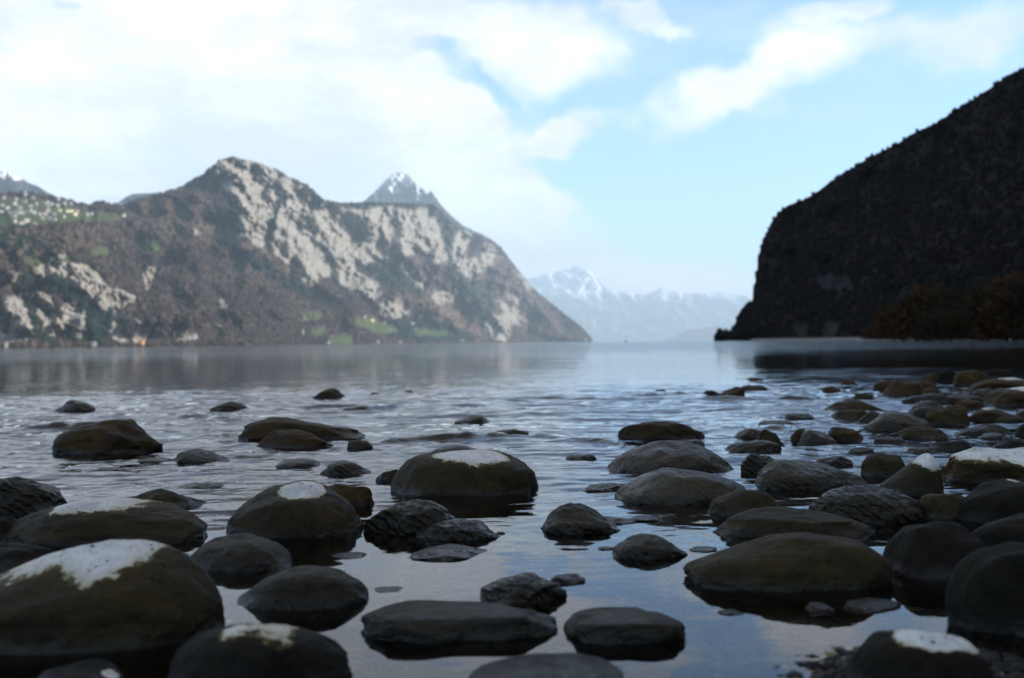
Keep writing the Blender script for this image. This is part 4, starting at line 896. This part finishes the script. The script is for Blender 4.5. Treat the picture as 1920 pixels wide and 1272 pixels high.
n1 = t.noise(t.scaled(pos, (1.0, 2.6, 1)), 9.0, 4, 0.55, 0.3)
n2 = t.noise(t.scaled(pos, (0.8, 2.2, 1)), 1.6, 4, 0.55, 0.3)
n3 = t.noise(t.scaled(pos, (0.6, 2.0, 1)), 0.12, 5, 0.6)
b1 = bump(t, n3, rp, 0.30); b2 = bump(t, n2, rp, 0.022, b1); b3 = bump(t, n1, rp, 0.006, b2)
fr = t.n('ShaderNodeFresnel'); fr.inputs[0].default_value = 1.333; t.l(b3, fr.inputs[1])
gl = t.n('ShaderNodeBsdfGlossy'); gl.inputs['Color'].default_value = C(0.97, 0.98, 1.0); t.put(gl.inputs['Roughness'], t.math('MULTIPLY_ADD', rp, 0.03, 0.01)); t.l(b3, gl.inputs['Normal'])
tr = t.n('ShaderNodeBsdfTransparent'); tr.inputs[0].default_value = C(0.74, 0.76, 0.72)
mx = t.n('ShaderNodeMixShader'); t.l(fr.outputs[0], mx.inputs[0]); t.l(tr.outputs[0], mx.inputs[1]); t.l(gl.outputs[0], mx.inputs[2])
o = t.n('ShaderNodeOutputMaterial'); t.l(mx.outputs[0], o.inputs[0])
link('lake_water', make_mesh('lake_water', np.stack([X, Y, Z], -1).reshape(-1, 3), grid_faces(*X.shape), mt, True, {'rip': rip.ravel()}), kind='structure')

# pebbles and gravel lying on the lake bed (uncountable)
rs = np.random.RandomState(99)
def pebbles(n, px0, px1, py0, py1, s0, s1, lift):
    out = []
    while len(out) < n:
        x, y = on_water(rs.uniform(px0, px1), rs.uniform(py0, py1))
        if any(((x-a)/(c_*0.9))**2+((y-b)/(d_*0.9))**2 < 1 for a, b, c_, d_ in FOOT): continue
        s = s0+(s1-s0)*rs.rand()**2.5; out.append((x, y, s, lift))
    return out
PB = pebbles(1500, 1150, 1960, 1185, 1330, 0.003, 0.012, 0.3)+pebbles(260, 1330, 1800, 1130, 1200, 0.004, 0.012, 0.2)+pebbles(2600, 100, 1900, 960, 1300, 0.002, 0.008, 0.2)+pebbles(500, -100, 2000, 850, 980, 0.006, 0.02, 0.2)
a = np.array(PB); zb = bed_z(a[:, 0], a[:, 1]); n = len(a)
sv3 = np.stack([rs.uniform(.8, 1.5, n), rs.uniform(.7, 1.2, n), rs.uniform(.5, .8, n)], -1)*a[:, 2:3]
th = rs.rand(n)*6.28; q = ICV[None]*(1+rs.uniform(-.15, .15, (n, 12, 1)))*sv3[:, None]
q = np.stack([q[..., 0]*np.cos(th)[:, None]-q[..., 1]*np.sin(th)[:, None], q[..., 0]*np.sin(th)[:, None]+q[..., 1]*np.cos(th)[:, None], q[..., 2]], -1)
V = q+np.stack([a[:, 0], a[:, 1], zb+a[:, 2]*a[:, 3]], -1)[:, None]
Fc = (ICF[None]+(np.arange(n)*12)[:, None, None]).reshape(-1, 3)
mt, t = material('pebble_gravel')
r = t.n('ShaderNodeValToRGB'); t.l(t.attr('kindv'), r.inputs[0]); r.color_ramp.interpolation = 'CONSTANT'
cols = [(0, C(0.006, 0.006, 0.006)), (0.45, C(0.011, 0.010, 0.010)), (0.75, C(0.020, 0.018, 0.012)), (0.90, C(0.05, 0.024, 0.008)), (0.95, C(0.20, 0.17, 0.09))]
while len(r.color_ramp.elements) < 5: r.color_ramp.elements.new(0.5)
for e, (p_, c_) in zip(r.color_ramp.elements, cols): e.position = p_; e.color = c_
finish(t, r.outputs[0], 0.6, spec=0.2)
link('gravel', make_mesh('gravel', V.reshape(-1, 3), Fc, mt, True, {'kindv': np.repeat(rs.rand(n), 12)}), kind='stuff', label='mixed gravel and pebbles on the shallow bed at the lower right', category='gravel')

# ------------------------------------------------------------------ air
x0, x1, y0, y1, z0, z1 = -9600, 9600, -16200, 16200, -22, 5900
V = [(x, y, z) for z in (z0, z1) for (x, y) in ((-64000, -64000), (64000, -64000), (64000, 64000), (-64000, 64000))]
mt, t = material('haze_air'); vol = t.n('ShaderNodeVolumePrincipled'); vol.inputs['Color'].default_value = C(0.68, 0.86, 1.0)
vol.inputs['Density'].default_value = 0.000029; vol.inputs['Anisotropy'].default_value = 0.0
o = t.n('ShaderNodeOutputMaterial'); t.l(vol.outputs[0], o.inputs['Volume'])
link('haze', make_mesh('haze', np.array(V), np.array([(0,3,2,1),(4,5,6,7),(0,1,5,4),(1,2,6,5),(2,3,7,6),(3,0,4,7)]), mt, False), kind='stuff')
